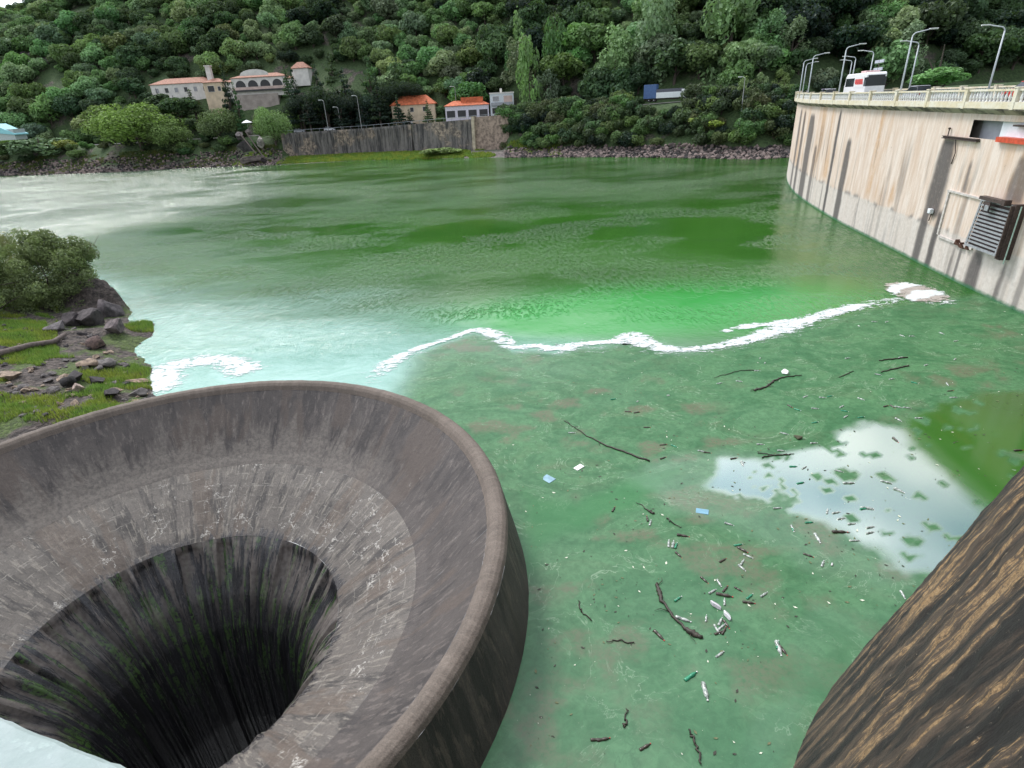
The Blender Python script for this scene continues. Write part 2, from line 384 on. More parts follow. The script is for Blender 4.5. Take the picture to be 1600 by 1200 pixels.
    rid = t.rng(t.noise(rot2, 2.3, 4, .7, .3), .45, .75)                    # crests of small wind ripples
    wm = t.rng(t.noise(t.vec('Object', (.06, .1, 1)), 1, 3, .5), .42, .62, .06, 1.)
    b0 = t.n('ShaderNodeBump', {'Strength': t.math('MULTIPLY', t.math('MULTIPLY', t.math('SUBTRACT', 1., t.rng(t.attr('scumside'), .0, .6)), wm), .5), 'Distance': .2, 'Height': rid})
    bn = t.n('ShaderNodeBump', {'Strength': st, 'Distance': .42, 'Height': h, 'Normal': b0.outputs[0]})
    b2 = t.n('ShaderNodeBump', {'Strength': t.math('MULTIPLY', SCUM_SHADED, .25), 'Distance': .02, 'Height': fine, 'Normal': bn.outputs[0]})
    rough = t.math('ADD', .085, t.math('MULTIPLY', SCUM_SHADED, t.rng(n_mid, .3, .7, .28, .42)))
    rough = t.math('ADD', rough, t.math('MULTIPLY', st, .03))
    t.bsdf(Base_Color=c, Roughness=rough, IOR=t.math('SUBTRACT', t.math('ADD', t.math('ADD', 1.37, t.math('ADD', t.math('MULTIPLY', SKY_PALE, .32), t.math('MULTIPLY', t.rng(WAV, .8, 1.6), 2.2))), t.math('MULTIPLY', CLR, 3.4)), t.math('MULTIPLY', SCUM_SHADED, .22)), Normal=b2.outputs[0])
    skyp = sst(-.5, .5, poly_sd(X, Y, SKYP)+.8*wob)
    clr = np.clip(np.maximum(np.maximum(clear*skyp, half*.6), .0*calm)*scum, 0, 1)
    cover_shaded = scum*np.clip(1-np.maximum(np.maximum(clear, half), np.maximum(calm*.9, .3*sst(27, 8, Y+4*wob2-.15*(X-5)))), 0, 1)  # film thins towards the viewer, painting in the shade of the near water
    I, J = np.meshgrid(np.arange(nr-1), np.arange(na), indexing='ij'); J2 = (J+1) % na      # closed in angle
    F = np.stack([I*na+J, (I+1)*na+J, (I+1)*na+J2, I*na+J2], -1).reshape(-1, 4)
    return np_mesh('lake_water', V, F, t.m, attrs=dict(film=cover_shaded, clear=clr, sky_pale=sky_pale, vivid=viv, wave=wave, flotsam=flotsam, channel=chan, scumside=np.maximum(scum, .42*sst(50, 36, Y))))
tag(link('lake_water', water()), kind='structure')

# ------------------------------------------------------------------ foam
def foam_mat():
    t = NT('foam'); w = t.attr('edge'); v = t.vec('Object')
    n = t.noise(t.vec('Object', (.65, 1.4, 1)), 1.1, 7, .68, 1.8); n2 = t.noise(v, 7, 3, .7)
    m = t.math('ADD', w, t.math('MULTIPLY', t.math('SUBTRACT', n, .5), 3.0))
    m = t.math('ADD', m, t.math('MULTIPLY', t.math('SUBTRACT', n2, .5), .35))
    al = t.math('MULTIPLY', t.rng(m, .48, .8), t.rng(t.math('ADD', t.math('MULTIPLY', n2, .7), t.math('MULTIPLY', w, .35)), .40, .62, .15, .95))
    br = t.attr('brown')
    c = t.mix(t.rng(n2, .3, .7), (.5, .55, .55), (.66, .69, .69)); c = t.mix(t.math('MULTIPLY', br, .9), c, (.33, .28, .24))
    b = t.n('ShaderNodeBsdfPrincipled', {'Base Color': c, 'Roughness': .8, 'Normal': t.bump(n2, .5, .05)})
    tr = t.n('ShaderNodeBsdfTransparent'); mx = t.n('ShaderNodeMixShader', {0: al, 1: tr.outputs[0], 2: b.outputs[0]})
    t.t.links.new(mx.outputs[0], t.out.inputs[0]); return t.m
FM = foam_mat()
def smooth_poly(P, n=14):
    P = np.asarray(P, float); c = np.vstack([2*P[0]-P[1], P, 2*P[-1]-P[-2]]); o = []
    for i in range(1, len(c)-2):
        t = np.linspace(0, 1, n, endpoint=False)[:, None]; p0, p1, p2, p3 = c[i-1:i+3]
        o.append(.5*((2*p1)+(-p0+p2)*t+(2*p0-5*p1+4*p2-p3)*t**2+(-p0+3*p1-3*p2+p3)*t**3))
    return np.vstack(o+[P[-1:]])
def ribbon(P, wid, label, z=.02, scale=.86, level=.9):
    W_ = scale*np.interp(np.linspace(0, 1, len(smooth_poly(P))), np.linspace(0, 1, len(wid)), wid)
    C = smooth_poly(P); T = np.gradient(C, axis=0); T /= np.linalg.norm(T, axis=1)[:, None]+1e-9; N = np.c_[-T[:, 1], T[:, 0]]
    k = np.linspace(-1, 1, 15); X = C[:, None, :]+N[:, None, :]*(k[None, :, None]*W_[:, None, None])
    e = np.repeat((1-k**2)[None], len(C), 0); zz = np.full(e.shape, z)+.015*e
    e = e*np.clip(np.minimum(np.linspace(0, 12, len(C)), np.linspace(12, 0, len(C))), 0, 1)[:, None]
    V = np.concatenate([X, zz[..., None]], -1).reshape(-1, 3)
    me = np_mesh('foam', V, grid_faces(len(C), 15), FM, attrs=dict(edge=e.ravel()*level, brown=np.zeros(e.size)))
    tag(link('foam', me), label, 'foam', kind='stuff')
ribbon(FOAM, [2.2, 2.4, 1.5, .8, .6, .6, .9, 1.4, 1.2, .7, .9, 1.3, .7, .7, 1.5, 1.9, 1.2, .8, .9, .9, 1.4, 1.6, 1.2, 1.4, 1.2, .9], 'long white foam line drifting across the green water')
ribbon(FOAM-[0, .35], [2.6, 2.6, 2.2, 1.8, 1.8, 2, 2, 2.4, 2.2, 1.8, 2, 2.4, 2.2, 2, 2.6, 2.8, 2.2, 1.8, 1.8, 2, 2.4, 2.6, 2.2, 2, 1.8], 'thin milky film and wisps trailing along the long foam line', z=.011, level=.42)
ribbon(wpoly([(232, 622), (250, 600), (262, 578), (300, 566), (345, 563), (375, 574), (390, 590)]), [2.2, 2.8, 2.6, 2.2, 1.8, 2.2, 2.4], 'curl of white foam between the bank and the round spillway')
ribbon(wpoly([(238, 508), (222, 525), (206, 545), (202, 556), (212, 566)]), [.3, .35, .3, .35, .3], 'thin foam edge lapping the grassy spit')
ribbon(wpoly([(1120, 520), (1170, 510), (1215, 505), (1255, 497)]), [.5, .9, .9, .5], 'second thin foam streak beside the main foam line nearer the dam', z=.012)
def eddy():
    c = at_z(1428, 456)[:2]; ex = at_z(1478, 456)[:2]-c; rx = np.linalg.norm(ex)*1.02; ry = 3.9
    n = 70; k = np.linspace(-1.15, 1.15, n); A, B = np.meshgrid(k, k, indexing='ij')
    X = c[0]+A*rx; Y = c[1]+B*ry; r = np.hypot(A, B); th = np.arctan2(B, A)
    swirl = .5+.5*np.sin(10*(B+.35*A*A-.25*A)+6*fbm(A*1.3, B*1.2, 61)); e = sst(1.1, .6, r+.35*(fbm(A*2, B*2, 63)-.5))*(.8+.3*swirl)
    br = (1-sst(.3, .6, swirl))*sst(1.05, .75, r)
    V = np.stack([X, Y, np.full(X.shape, .045)], -1).reshape(-1, 3)
    me = np_mesh('foam', V, grid_faces(n, n), FM, attrs=dict(edge=e.ravel(), brown=br.ravel()))
    tag(link('foam', me), 'swirl of brown and white foam turning beside the dam wall', 'foam', kind='stuff')
eddy()

# ------------------------------------------------------------------ morning glory spillway
def spillway():
    prof = [(14.2, -4), (13.85, -1.2), (13.65, 0), (13.45, 1.0), (13.22, 2.0), (13.1, 2.55), (13.05, 2.8), (12.98, 2.95), (12.86, 3.04), (12.7, 3.07), (12.55, 3.04), (12.42, 2.93),
            (12.3, 2.72), (11.9, 2.28), (11.2, 1.55), (10.5, .82), (9.9, .28), (9.55, .03), (9.42, -.07), (9.1, -.24), (8.3, -.66), (7.4, -1.2), (6.6, -1.66), (6.1, -1.98),
            (5.75, -2.36), (5.2, -3.1), (4.55, -4.2), (3.95, -5.6), (3.5, -7.6), (3.2, -11), (3.2, -24)]
    root = empty('round_spillway', (SPC[0], SPC[1], 0), 0, 'round concrete spillway funnel with a dark shaft in the middle of the water', 'spillway')
    P = np.array(prof, float)
    # resample finely
    def res(a, b, step):
        seg = P[a:b+1]; L_ = np.r_[0, np.cumsum(np.linalg.norm(np.diff(seg, axis=0), axis=1))]; n = max(4, int(L_[-1]/step)); t = np.linspace(0, L_[-1], n)
        return np.c_[np.interp(t, L_, seg[:, 0]), np.interp(t, L_, seg[:, 1])], t
    def part(name, a, b, step, mat, na=720, disp=None, v0=0):
        q, t = res(a, b, step); th = np.linspace(0, 2*np.pi, na+1)
        TH, I = np.meshgrid(th, np.arange(len(q)), indexing='ij'); R = q[I, 0]; Z = q[I, 1]; Tt = t[I]
        cx, sx = TH, None
        if disp is not None:
            dr, dz = disp(TH, R, Z, Tt); R = R+dr; Z = Z+dz
        V = np.stack([R*np.cos(TH), R*np.sin(TH), Z], -1).reshape(-1, 3)
        me = np_mesh(name, V, grid_faces(na+1, len(q))[:, ::-1] if False else grid_faces(na+1, len(q)), mat, uv=np.stack([TH*10/(1), Tt+v0], -1).reshape(-1, 2), attrs=dict(rad=R.ravel(), hgt=Z.ravel(), ang=TH.ravel()))
        o = link(name, me, root); return o
    # per-angle lattice noise periodic: use cos/sin
    def an(TH, k, s): return fbm(np.cos(TH)*k+50, np.sin(TH)*k+50, s, 3)
    def conc(name, base, dark, light, streak_col, rough, k=1., crack=0., green=0., patch=0., drip=0., run=0., spec=.5):
        t = NT(name); uv = t.n('ShaderNodeUVMap').outputs[0]; ob = t.vec('Object')
        sxyz = t.n('ShaderNodeSeparateXYZ', {0: ob}); r = t.attr('rad'); z = t.attr('hgt')
        nrm = t.n('ShaderNodeVectorMath', {0: t.n('ShaderNodeCombineXYZ', {0: sxyz.outputs[0], 1: sxyz.outputs[1]}).outputs[0]}, operation='NORMALIZE').outputs[0]
        dirx = t.n('ShaderNodeSeparateXYZ', {0: nrm})
        polar = t.n('ShaderNodeCombineXYZ', {0: t.math('MULTIPLY', dirx.outputs[0], 10), 1: t.math('MULTIPLY', dirx.outputs[1], 10), 2: t.math('MULTIPLY', t.math('ADD', r, z), .16)}).outputs[0]
        s1 = t.noise(polar, 1.5, 6, .68, .3); s2 = t.noise(polar, 5.5, 5, .7, .2); s3 = t.noise(polar, .6, 4, .6)
        m1 = t.noise(ob, .8, 5, .6); m2 = t.noise(ob, 6, 5, .65)
        c = t.mix(t.rng(m1, .3, .7), base, tuple(x*.78 for x in base))
        c = t.mix(t.math('MULTIPLY', t.rng(s1, .5, .6), .8*k), c, dark)
        c = t.mix(t.math('MULTIPLY', t.rng(s2, .53, .61), .65*k), c, light)
        c = t.mix(t.math('MULTIPLY', t.rng(s3, .52, .58), .6), c, streak_col)
        c = t.mix(t.math('MULTIPLY', t.rng(m2, .56, .72), .4), c, tuple(x*.5 for x in base))
        m3 = t.noise(ob, 24, 4, .75); c = t.mix(1., c, t.mix(t.rng(m3, .3, .7), (.74, .74, .74), (1.25, 1.24, 1.22)), 'MULTIPLY')
        h = t.math('ADD', t.math('ADD', t.math('MULTIPLY', m2, .9), s2), t.math('MULTIPLY', m3, .6))
        ro = rough
        if crack:
            pv = t.n('ShaderNodeCombineXYZ', {0: dirx.outputs[0], 1: dirx.outputs[1]}).outputs[0]
            wob = t.noise(ob, 1.7, 4, .7, 0, 1)
            cv = t.n('ShaderNodeVectorMath', {0: ob, 1: t.n('ShaderNodeVectorMath', {0: wob, 'Scale': 1.0}, operation='SCALE').outputs[0]}, operation='ADD').outputs[0]
            vo = t.n('ShaderNodeTexVoronoi', {'Vector': cv, 'Scale': 1.7}, feature='DISTANCE_TO_EDGE').outputs[0]
            line = t.rng(vo, .05, .012)
            where = t.math('MULTIPLY', t.rng(t.noise(ob, .5, 3, .6), .5, .6), t.rng(t.noise(ob, 2.4, 3, .7), .48, .56))
            c = t.mix(t.math('MULTIPLY', t.math('MULTIPLY', line, where), crack*.8), c, (.46, .44, .4))
            bv = t.n('ShaderNodeVectorMath', {0: uv, 1: t.n('ShaderNodeVectorMath', {0: wob, 'Scale': .22}, operation='SCALE').outputs[0]}, operation='ADD').outputs[0]
            bk = t.n('ShaderNodeTexBrick', {'Vector': bv, 'Scale': 1., 'Mortar Size': .028, 'Mortar Smooth': .4, 'Brick Width': 1.15, 'Row Height': .62}).outputs['Fac']
            jm = t.math('MULTIPLY', bk, t.math('MULTIPLY', t.rng(t.noise(ob, .8, 3, .6), .44, .56), t.rng(t.noise(ob, 3.1, 3, .7), .44, .58)))
            c = t.mix(t.math('MULTIPLY', jm, .6), c, (.36, .33, .28)); c = t.mix(t.math('MULTIPLY', bk, .3), c, (.04, .035, .03))
            jr = t.math('MULTIPLY', t.rng(t.math('ABSOLUTE', t.math('SUBTRACT', t.math('FRACT', t.math('MULTIPLY', r, .42)), .5)), .02, .0), t.rng(m2, .4, .6))
            c = t.mix(t.math('MULTIPLY', t.math('MULTIPLY', jr, t.rng(m1, .5, .6)), .3), c, (.42, .4, .36))
        if green:
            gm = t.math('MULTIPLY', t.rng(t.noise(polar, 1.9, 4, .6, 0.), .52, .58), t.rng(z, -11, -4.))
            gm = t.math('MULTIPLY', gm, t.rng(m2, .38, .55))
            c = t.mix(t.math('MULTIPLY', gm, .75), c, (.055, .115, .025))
        if patch:      # pale worn patches creeping up from the ledge, and faint white scratches
            pm = t.math('MULTIPLY', t.rng(t.math('ADD', r, t.math('MULTIPLY', t.math('SUBTRACT', s1, .5), 6.5)), 11.3, 10.2), t.rng(t.math('SUBTRACT', t.math('MULTIPLY', dirx.outputs[1], .6), dirx.outputs[0]), -.55, .1))
            c = t.mix(t.math('MULTIPLY', pm, .8), c, t.mix(t.rng(m2, .35, .65), (.095, .082, .072), (.165, .145, .125)))
            sc = t.math('MULTIPLY', t.rng(s2, .66, .7), t.rng(m2, .52, .6)); c = t.mix(t.math('MULTIPLY', sc, .7), c, (.42, .4, .37))
        if drip:       # dark wet tongues reaching up over the lower edge
            dm = t.rng(t.math('ADD', r, t.math('MULTIPLY', t.math('SUBTRACT', s1, .52), 3.0)), 6.22, 6.05)
            c = t.mix(t.math('MULTIPLY', dm, .85), c, (.025, .023, .025))
            ro = t.math('SUBTRACT', rough, t.math('MULTIPLY', dm, .25))
        if run:        # pale runs coming down from the edge
            rm = t.math('MULTIPLY', t.rng(s1, .47, .54), t.rng(t.math('ADD', z, t.math('MULTIPLY', t.math('SUBTRACT', s3, .5), 5.)), -5.6, -2.8))
            c = t.mix(t.math('MULTIPLY', rm, .9), c, t.mix(t.rng(m2, .3, .7), (.075, .06, .052), (.15, .13, .115)))
            ro = t.math('ADD', rough, t.math('MULTIPLY', rm, .4))
        b = t.bsdf(Base_Color=c, Roughness=ro, Normal=t.bump(h, .5, .05), Specular_IOR_Level=spec)
        return t.m
    outer = conc('shaft outer concrete', (.07, .058, .054), (.025, .022, .022), (.12, .095, .08), (.05, .042, .036), .75)
    lip = conc('rim concrete', (.15, .122, .102), (.07, .058, .048), (.22, .185, .155), (.11, .09, .073), .85, k=.35)
    upper = conc('upper funnel concrete', (.068, .057, .052), (.030, .025, .024), (.125, .106, .095), (.085, .063, .05), .6, patch=1.)
    lower = conc('lower funnel concrete', (.106, .092, .08), (.018, .015, .014), (.215, .192, .16), (.088, .062, .045), .52, crack=1., drip=1.)
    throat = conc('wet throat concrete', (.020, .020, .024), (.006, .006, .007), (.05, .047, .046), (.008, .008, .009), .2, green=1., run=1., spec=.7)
    part('outer_wall', 0, 6, .1, outer, disp=lambda T, R, Z, t: (.02*(an(T, 40, 3)-.5), 0*Z))
    part('rim', 6, 12, .03, lip, disp=lambda T, R, Z, t: (.03*(an(T, 60, 5)-.5), .04*(an(T, 45, 9)-.5)))
    part('upper_funnel', 12, 18, .08, upper, disp=lambda T, R, Z, t: (0*R, .03*(fbm(T*60, R*2, 4)-.5)))
    part('lower_funnel', 18, 23, .06, lower, na=1100, disp=lambda T, R, Z, t: (0*R, .07*(fbm(R*np.cos(T)*1.5+30, R*np.sin(T)*1.5+30, 14)-.5)*np.clip(t/.3, 0, 1)))
    def td(T, R, Z, t):
        e = np.clip(t/.5, 0, 1); teeth = np.where(fbm(np.cos(T)*9+20, np.sin(T)*9+20, 71, 2) > .53, -1., 0)
        n = fbm(np.cos(T)*14+20, np.sin(T)*14+20, 77, 3)-.5
        f = np.exp(-((t-1.2)/1.3)**2)*e
        return (-(.0+.25*teeth)*f*1.2+n*.35*e), 0*Z
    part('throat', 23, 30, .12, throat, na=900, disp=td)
spillway()

# ------------------------------------------------------------------ dam curve
CT = np.array([(38, -20), (37, 0), (36.8, 15), (37.2, 28), (38.0, 38), (39.2, 48), (41, 59.5), (44.2, 79), (49.6, 101), (57.9, 122), (70.5, 146)], float)
DC = smooth_poly(CT, 60); DS = np.r_[0, np.cumsum(np.linalg.norm(np.diff(DC, axis=0), axis=1))]
DT = np.gradient(DC, axis=0); DT /= np.linalg.norm(DT, axis=1)[:, None]
def dam(s, n=0., z=0.):
    """s along the dam, n out towards the lake"""
    s = np.asarray(s, float); x = np.interp(s, DS, DC[:, 0]); y = np.interp(s, DS, DC[:, 1])
    tx = np.interp(s, DS, DT[:, 0]); ty = np.interp(s, DS, DT[:, 1])
    return np.stack(np.broadcast_arrays(x-ty*n, y+tx*n, z), -1)
def dyaw(s):
    tx = float(np.interp(s, DS, DT[:, 0])); ty = float(np.interp(s, DS, DT[:, 1])); return math.atan2(ty, tx)
def along(prof, s0, s1, step=1.):
    """closed profile [(n,z)] swept along the dam"""
    ss = np.arange(s0, s1+1e-6, (s1-s0)/max(1, round((s1-s0)/step))); m = len(prof); V = []; F = []
    for s in ss:
        for n, z in prof: V.append(dam(s, n, z))
    for i in range(len(ss)-1):
        for k in range(m): F.append((i*m+k, (i+1)*m+k, (i+1)*m+(k+1) % m, i*m+(k+1) % m))
    F.append(tuple(range(m))); F.append(tuple((len(ss)-1)*m+k for k in range(m))[::-1])
    return V, F
SEND = 169.
def dam_build():
    root = empty('dam', (0, 0, 0), 0, 'long curved concrete dam with a cream balustrade and stained face', 'dam')
    # face
    s = np.arange(0, SEND, .2); z = np.arange(-4, 13.31, .15); S_, Z_ = np.meshgrid(s, z, indexing='ij')
    ed = lambda a, b, x, w: sst(a-w, a+w, x)*sst(b+w, b-w, x)
    stain = np.zeros(S_.shape)
    wv = .5*(fbm(S_/3, Z_/2.2, 5)-.5)
    for (sc, w, zt, zb, k) in ((75.0, 1.15, 11.6, 4.6, .93), (75.8, .6, 5.6, -1, .9), (73.4, .42, 5.6, -1, .95), (70.9, .28, 10, 7.2, .75), (68.9, .2, 3.2, -1, .8), (66.6, .75, 3.6, -1, .9), (64.6, .85, 11.0, 7.4, .8), (63.2, .22, 3.4, -1, .8),
                           (69.9, .15, 3.2, -1, .7), (102.6, .45, 13.3, -1, .95), (97.4, .8, 10.2, -1, .9), (104.8, .25, 4, -1, .5), (116.5, 1.6, 12.5, -1, .88), (123.0, 1.0, 12.8, -1, .85), (111.5, .7, 8.5, -1, .75), (128, 1.2, 13, -1, .8), (91.0, .16, 4.5, -1, .5), (86.5, .15, 4., -1, .35), (55, 1.0, 12, -1, .8), (44, .8, 13, -1, .8), (33, 1.3, 12, -1, .8), (20, 1.2, 13, -1, .8), (61., .3, 6, -1, .6)):
        q = np.abs(S_-sc+wv*min(w, 1.)+.12*(fbm(Z_*1.7, S_*.1+sc, 9)-.5)); taper = np.clip((zt-Z_)/2.5, 0, 1)**.5
        ww = 1.3*w*(.45+.55*taper); stain = np.maximum(stain, k*sst(ww*1.15, ww*.6, q)*sst(zt, zt-.8, Z_)*sst(zb-.5, zb+.2, Z_))
    fine = fbm(S_*1.6, Z_*.10, 15, 4); drips = sst(.58, .74, fine)*.45*sst(13.4, 9, Z_+3*vn(S_*.8, 0*Z_, 3)); 
    orange = .8*sst(.52, .68, fbm(S_*.42, Z_*.09, 19, 4))*sst(3.6, 5, Z_)
    bl = 3.75+.25*(vn(S_*1.1, 0*S_, 4)-.5)
    band = sst(bl+.1, bl-.1, Z_)
    tide = np.exp(-((Z_-bl)/.22)**2)*sst(.45, .65, fbm(S_*1.2, Z_*.8, 29))
    top = sst(12.6, 13.2, Z_)*.4
    keep = ~((S_ > 60.0) & (S_ < 72.35) & (Z_ > 11.3) & (Z_ < 12.8))
    V = dam(S_.ravel(), 0, Z_.ravel()) + np.c_[np.zeros((S_.size, 2)), np.zeros(S_.size)]
    F = grid_faces(len(s), len(z)); F = F[keep.ravel()[F].sum(1) >= 1] if False else F[(keep.ravel()[F]).any(1)]
    t = NT('dam face concrete'); uv = t.n('ShaderNodeUVMap').outputs[0]
    uvs = t.n('ShaderNodeMapping', {0: uv, 'Scale': (1.6, .16, 1)}).outputs[0]
    n1 = t.noise(uvs, 1, 6, .65); n2 = t.noise(uv, 2.2, 6, .65); n3 = t.noise(t.n('ShaderNodeMapping', {0: uv, 'Scale': (6, .5, 1)}).outputs[0], 1, 4, .7)
    pale = t.mix(t.rng(n1, .35, .65), (.58, .44, .345), (.70, .60, .53))
    c = t.mix(t.math('MULTIPLY', t.attr('orange'), t.rng(n2, .3, .6, .55, .95)), pale, (.54, .33, .18))
    c = t.mix(t.math('MULTIPLY', t.rng(n3, .52, .68), .35), c, (.36, .3, .26))
    c = t.mix(t.math('MULTIPLY', t.attr('band'), .7), c, t.mix(t.rng(n2, .3, .7), (.48, .445, .41), (.62, .58, .545)))
    c = t.mix(t.math('MULTIPLY', t.attr('tide'), .75), c, (.2, .18, .17))
    c = t.mix(t.math('MULTIPLY', t.attr('stain'), t.rng(n2, .2, .5, .8, 1.)), c, (.075, .066, .065))
    c = t.mix(t.math('MULTIPLY', t.rng(n2, .62, .75), .5), c, (.22, .17, .13))
    c = t.mix(t.math('MULTIPLY', t.attr('algae'), .9), c, (.02, .13, .055))
    rib = t.math('FRACT', t.math('MULTIPLY', t.n('ShaderNodeSeparateXYZ', {0: uv}).outputs[1], .5))
    t.bsdf(Base_Color=c, Roughness=.85, Normal=t.bump(t.math('ADD', n2, n3), .5, .05))
    st = np.maximum(stain, drips*(1-band*.3))+top*fine
    al = sst(.34, .12, Z_+.1*(vn(S_*3, 0*S_, 8)-.5))
    me = np_mesh('upstream_face', V, F[:, ::-1], t.m, uv=np.c_[S_.ravel(), Z_.ravel()], attrs=dict(stain=np.clip(st, 0, 1).ravel(), orange=orange.ravel(), band=band.ravel(), tide=tide.ravel(), algae=al.ravel()))
    link('upstream_face', me, root)
    grey = plain('weathered grey concrete', (.26, .245, .23), .85, .25, 1.2)
    cream = NT('cream painted concrete'); v = cream.vec('Object'); n1 = cream.noise(v, .9, 5, .6); n2 = cream.noise(v, 5, 4, .7)
    cc = cream.mix(cream.rng(n1, .35, .65), (.60, .52, .36), (.66, .62, .52)); cc = cream.mix(cream.math('MULTIPLY', cream.rng(n2, .54, .72), .55), cc, (.22, .2, .15))
    cream.bsdf(Base_Color=cc, Roughness=.8, Normal=cream.bump(n2, .3, .02)); cream = cream.m
    dk = NT('stained cornice concrete'); v = dk.vec('Object'); n1 = dk.noise(v, .8, 6, .65)
    dk.bsdf(Base_Color=dk.mix(dk.rng(n1, .38, .62), (.1, .09, .08), (.42, .37, .3)), Roughness=.9); dk = dk.m
    m = MB(); m.add(*along([(-.9, 12.8), (-9.2, 12.8), (-12.5, -12), (-1.4, -12), (-1.4, 11.3), (-.9, 11.3)], 0, SEND, 1.5)); m.build('dam_body', grey, root)
    m = MB(); m.add(*along([(0.0, 13.25), (.55, 13.62), (.55, 13.7), (-.3, 13.7), (-.3, 13.25)], 0, SEND, 1.)); m.build('cornice', dk, root)
    m = MB(); m.add(*along([(.62, 13.703), (.62, 14.18), (.15, 14.18), (.15, 13.703)], 0, SEND, 1.)); m.build('parapet_base', cream, root)
    m = MB(); m.add(*along([(.147, 13.703), (.147, 13.96), (-9.2, 13.96), (-9.2, 12.803), (-.3, 12.803), (-.303, 13.703)], 0, SEND, 1.5)); 
    m.build('road_deck', plain('asphalt', (.09, .09, .09)), root)
    # recess under the cornice
    m = MB(); m.add(*along([(-.001, 12.803), (-.001, 13.25), (-.9, 13.25), (-.9, 12.803)], 59.8, 72.5, 1.)); m.build('gallery_lintel', grey, root)
    white = plain('white painted wall', (.74, .76, .8), .6, .08, 1); red = plain('red painted steel', (.5, .07, .03), .5, .25, 4)
    gp = plain('blue grey painted wall', (.33, .34, .37), .7, .1, 1)
    m = MB(); m.add(*along([(-.88, 11.3), (-.88, 12.79), (-.897, 12.79), (-.897, 11.3)], 68.8, 72.4, 1.)); m.build('gallery_back_wall', gp, root)
    m = MB(); m.add(*along([(-.3, 11.32), (-.3, 12.79), (-.895, 12.79), (-.895, 11.32)], 60, 68.8, 1.)); m.build('gallery_booth', white, root)
    m = MB(); m.add(*along([(.32, 11.36), (.32, 11.72), (-.28, 11.72), (-.28, 11.36)], 60, 68.1, 1.)); m.build('red_beam', red, root)
    m = MB(); m.add(*along([(.12, 12.5), (.12, 12.62), (-.28, 12.62), (-.28, 12.5)], 60, 66.9, 1.)); m.build('gallery_rail', plain('dark rusty steel', (.06, .04, .035), .7, .4, 6), root)
    # balustrade, lake side and far side
    n0 = 73.2-6.35*11; bays = []
    for side, off in ((0, .385), (1, -8.9)):
        k = 0; sp = n0
        while sp < SEND-1:
            if side == 1 and sp < 55: sp += 6.35; continue
            m = MB()
            yaw = dyaw(sp); cpt = dam(sp, off, 0)
            T = lambda p, c=cpt, a=yaw: (c[0]+p[0]*math.cos(a)-p[1]*math.sin(a), c[1]+p[0]*math.sin(a)+p[1]*math.cos(a), p[2])
            zb = 13.65 if side == 0 else 13.963
            m.box(-.2, .2, -.27, .27, zb, 15.12, T); m.box(-.24, .24, -.31, .31, 15.12, 15.2, T)
            m.build('balustrade_pier', cream, root, bevel=.012)
            e = min(sp+6.35, SEND)
            m = MB(); m.add(*along([(off-.15, 14.93), (off-.15, 15.07), (off+.15, 15.07), (off+.15, 14.93)], sp+.2, e-.2, 1.)); m.build('handrail', cream, root)
            m = MB(); nb = 13
            for q in range(nb):
                sq = sp+.2+(e-sp-.4)*(q+.5)/nb; c2 = dam(sq, off, 0)
                T2 = lambda p, c=c2, a=dyaw(sq): (c[0]+p[0]*math.cos(a)-p[1]*math.sin(a), c[1]+p[0]*math.sin(a)+p[1]*math.cos(a), p[2])
                z0 = 14.183 if side == 0 else 13.963
                if sp > 45 and sp < 120 and side == 0:
                    m.lathe([(.095, z0), (.095, z0+.06), (.055, z0+.1), (.105, z0+.26), (.09, z0+.4), (.05, z0+.58), (.055, z0+.66), (.09, z0+.7), (.09, 14.927)], 8, T2)
                else: m.lathe([(.09, z0), (.1, z0+.26), (.05, z0+.58), (.09, 14.927)], 6, T2)
            m.build('baluster_row', plain('pale painted balusters', (.66, .66, .64), .7, .12, 4), root)
            sp += 6.35
    # panel frame round the intake grate
    m = MB(); m.add(*along([(.0, 6.95), (.0, 7.12), (.14, 7.12), (.14, 6.95)], 66.8, 73.0, 1)); m.add(*along([(.0, 3.0), (.0, 3.2), (.14, 3.2), (.14, 3.0)], 67.4, 72.6, 1))
    m.add(*along([(.0, 3.2), (.0, 6.95), (.12, 6.95), (.12, 3.2)], 72.7, 72.95, .3)); m.build('panel_moulding', plain('pale moulding', (.5, .46, .43), .8, .2, 3), root)
    return root
DAM = dam_build()

def frame_T(s, n, z):
    c = dam(s, n, z); a = dyaw(s); ca, sa = math.cos(a), math.sin(a)
    return lambda p: (c[0]+p[0]*ca-p[1]*sa, c[1]+p[0]*sa+p[1]*ca, c[2]+p[2])
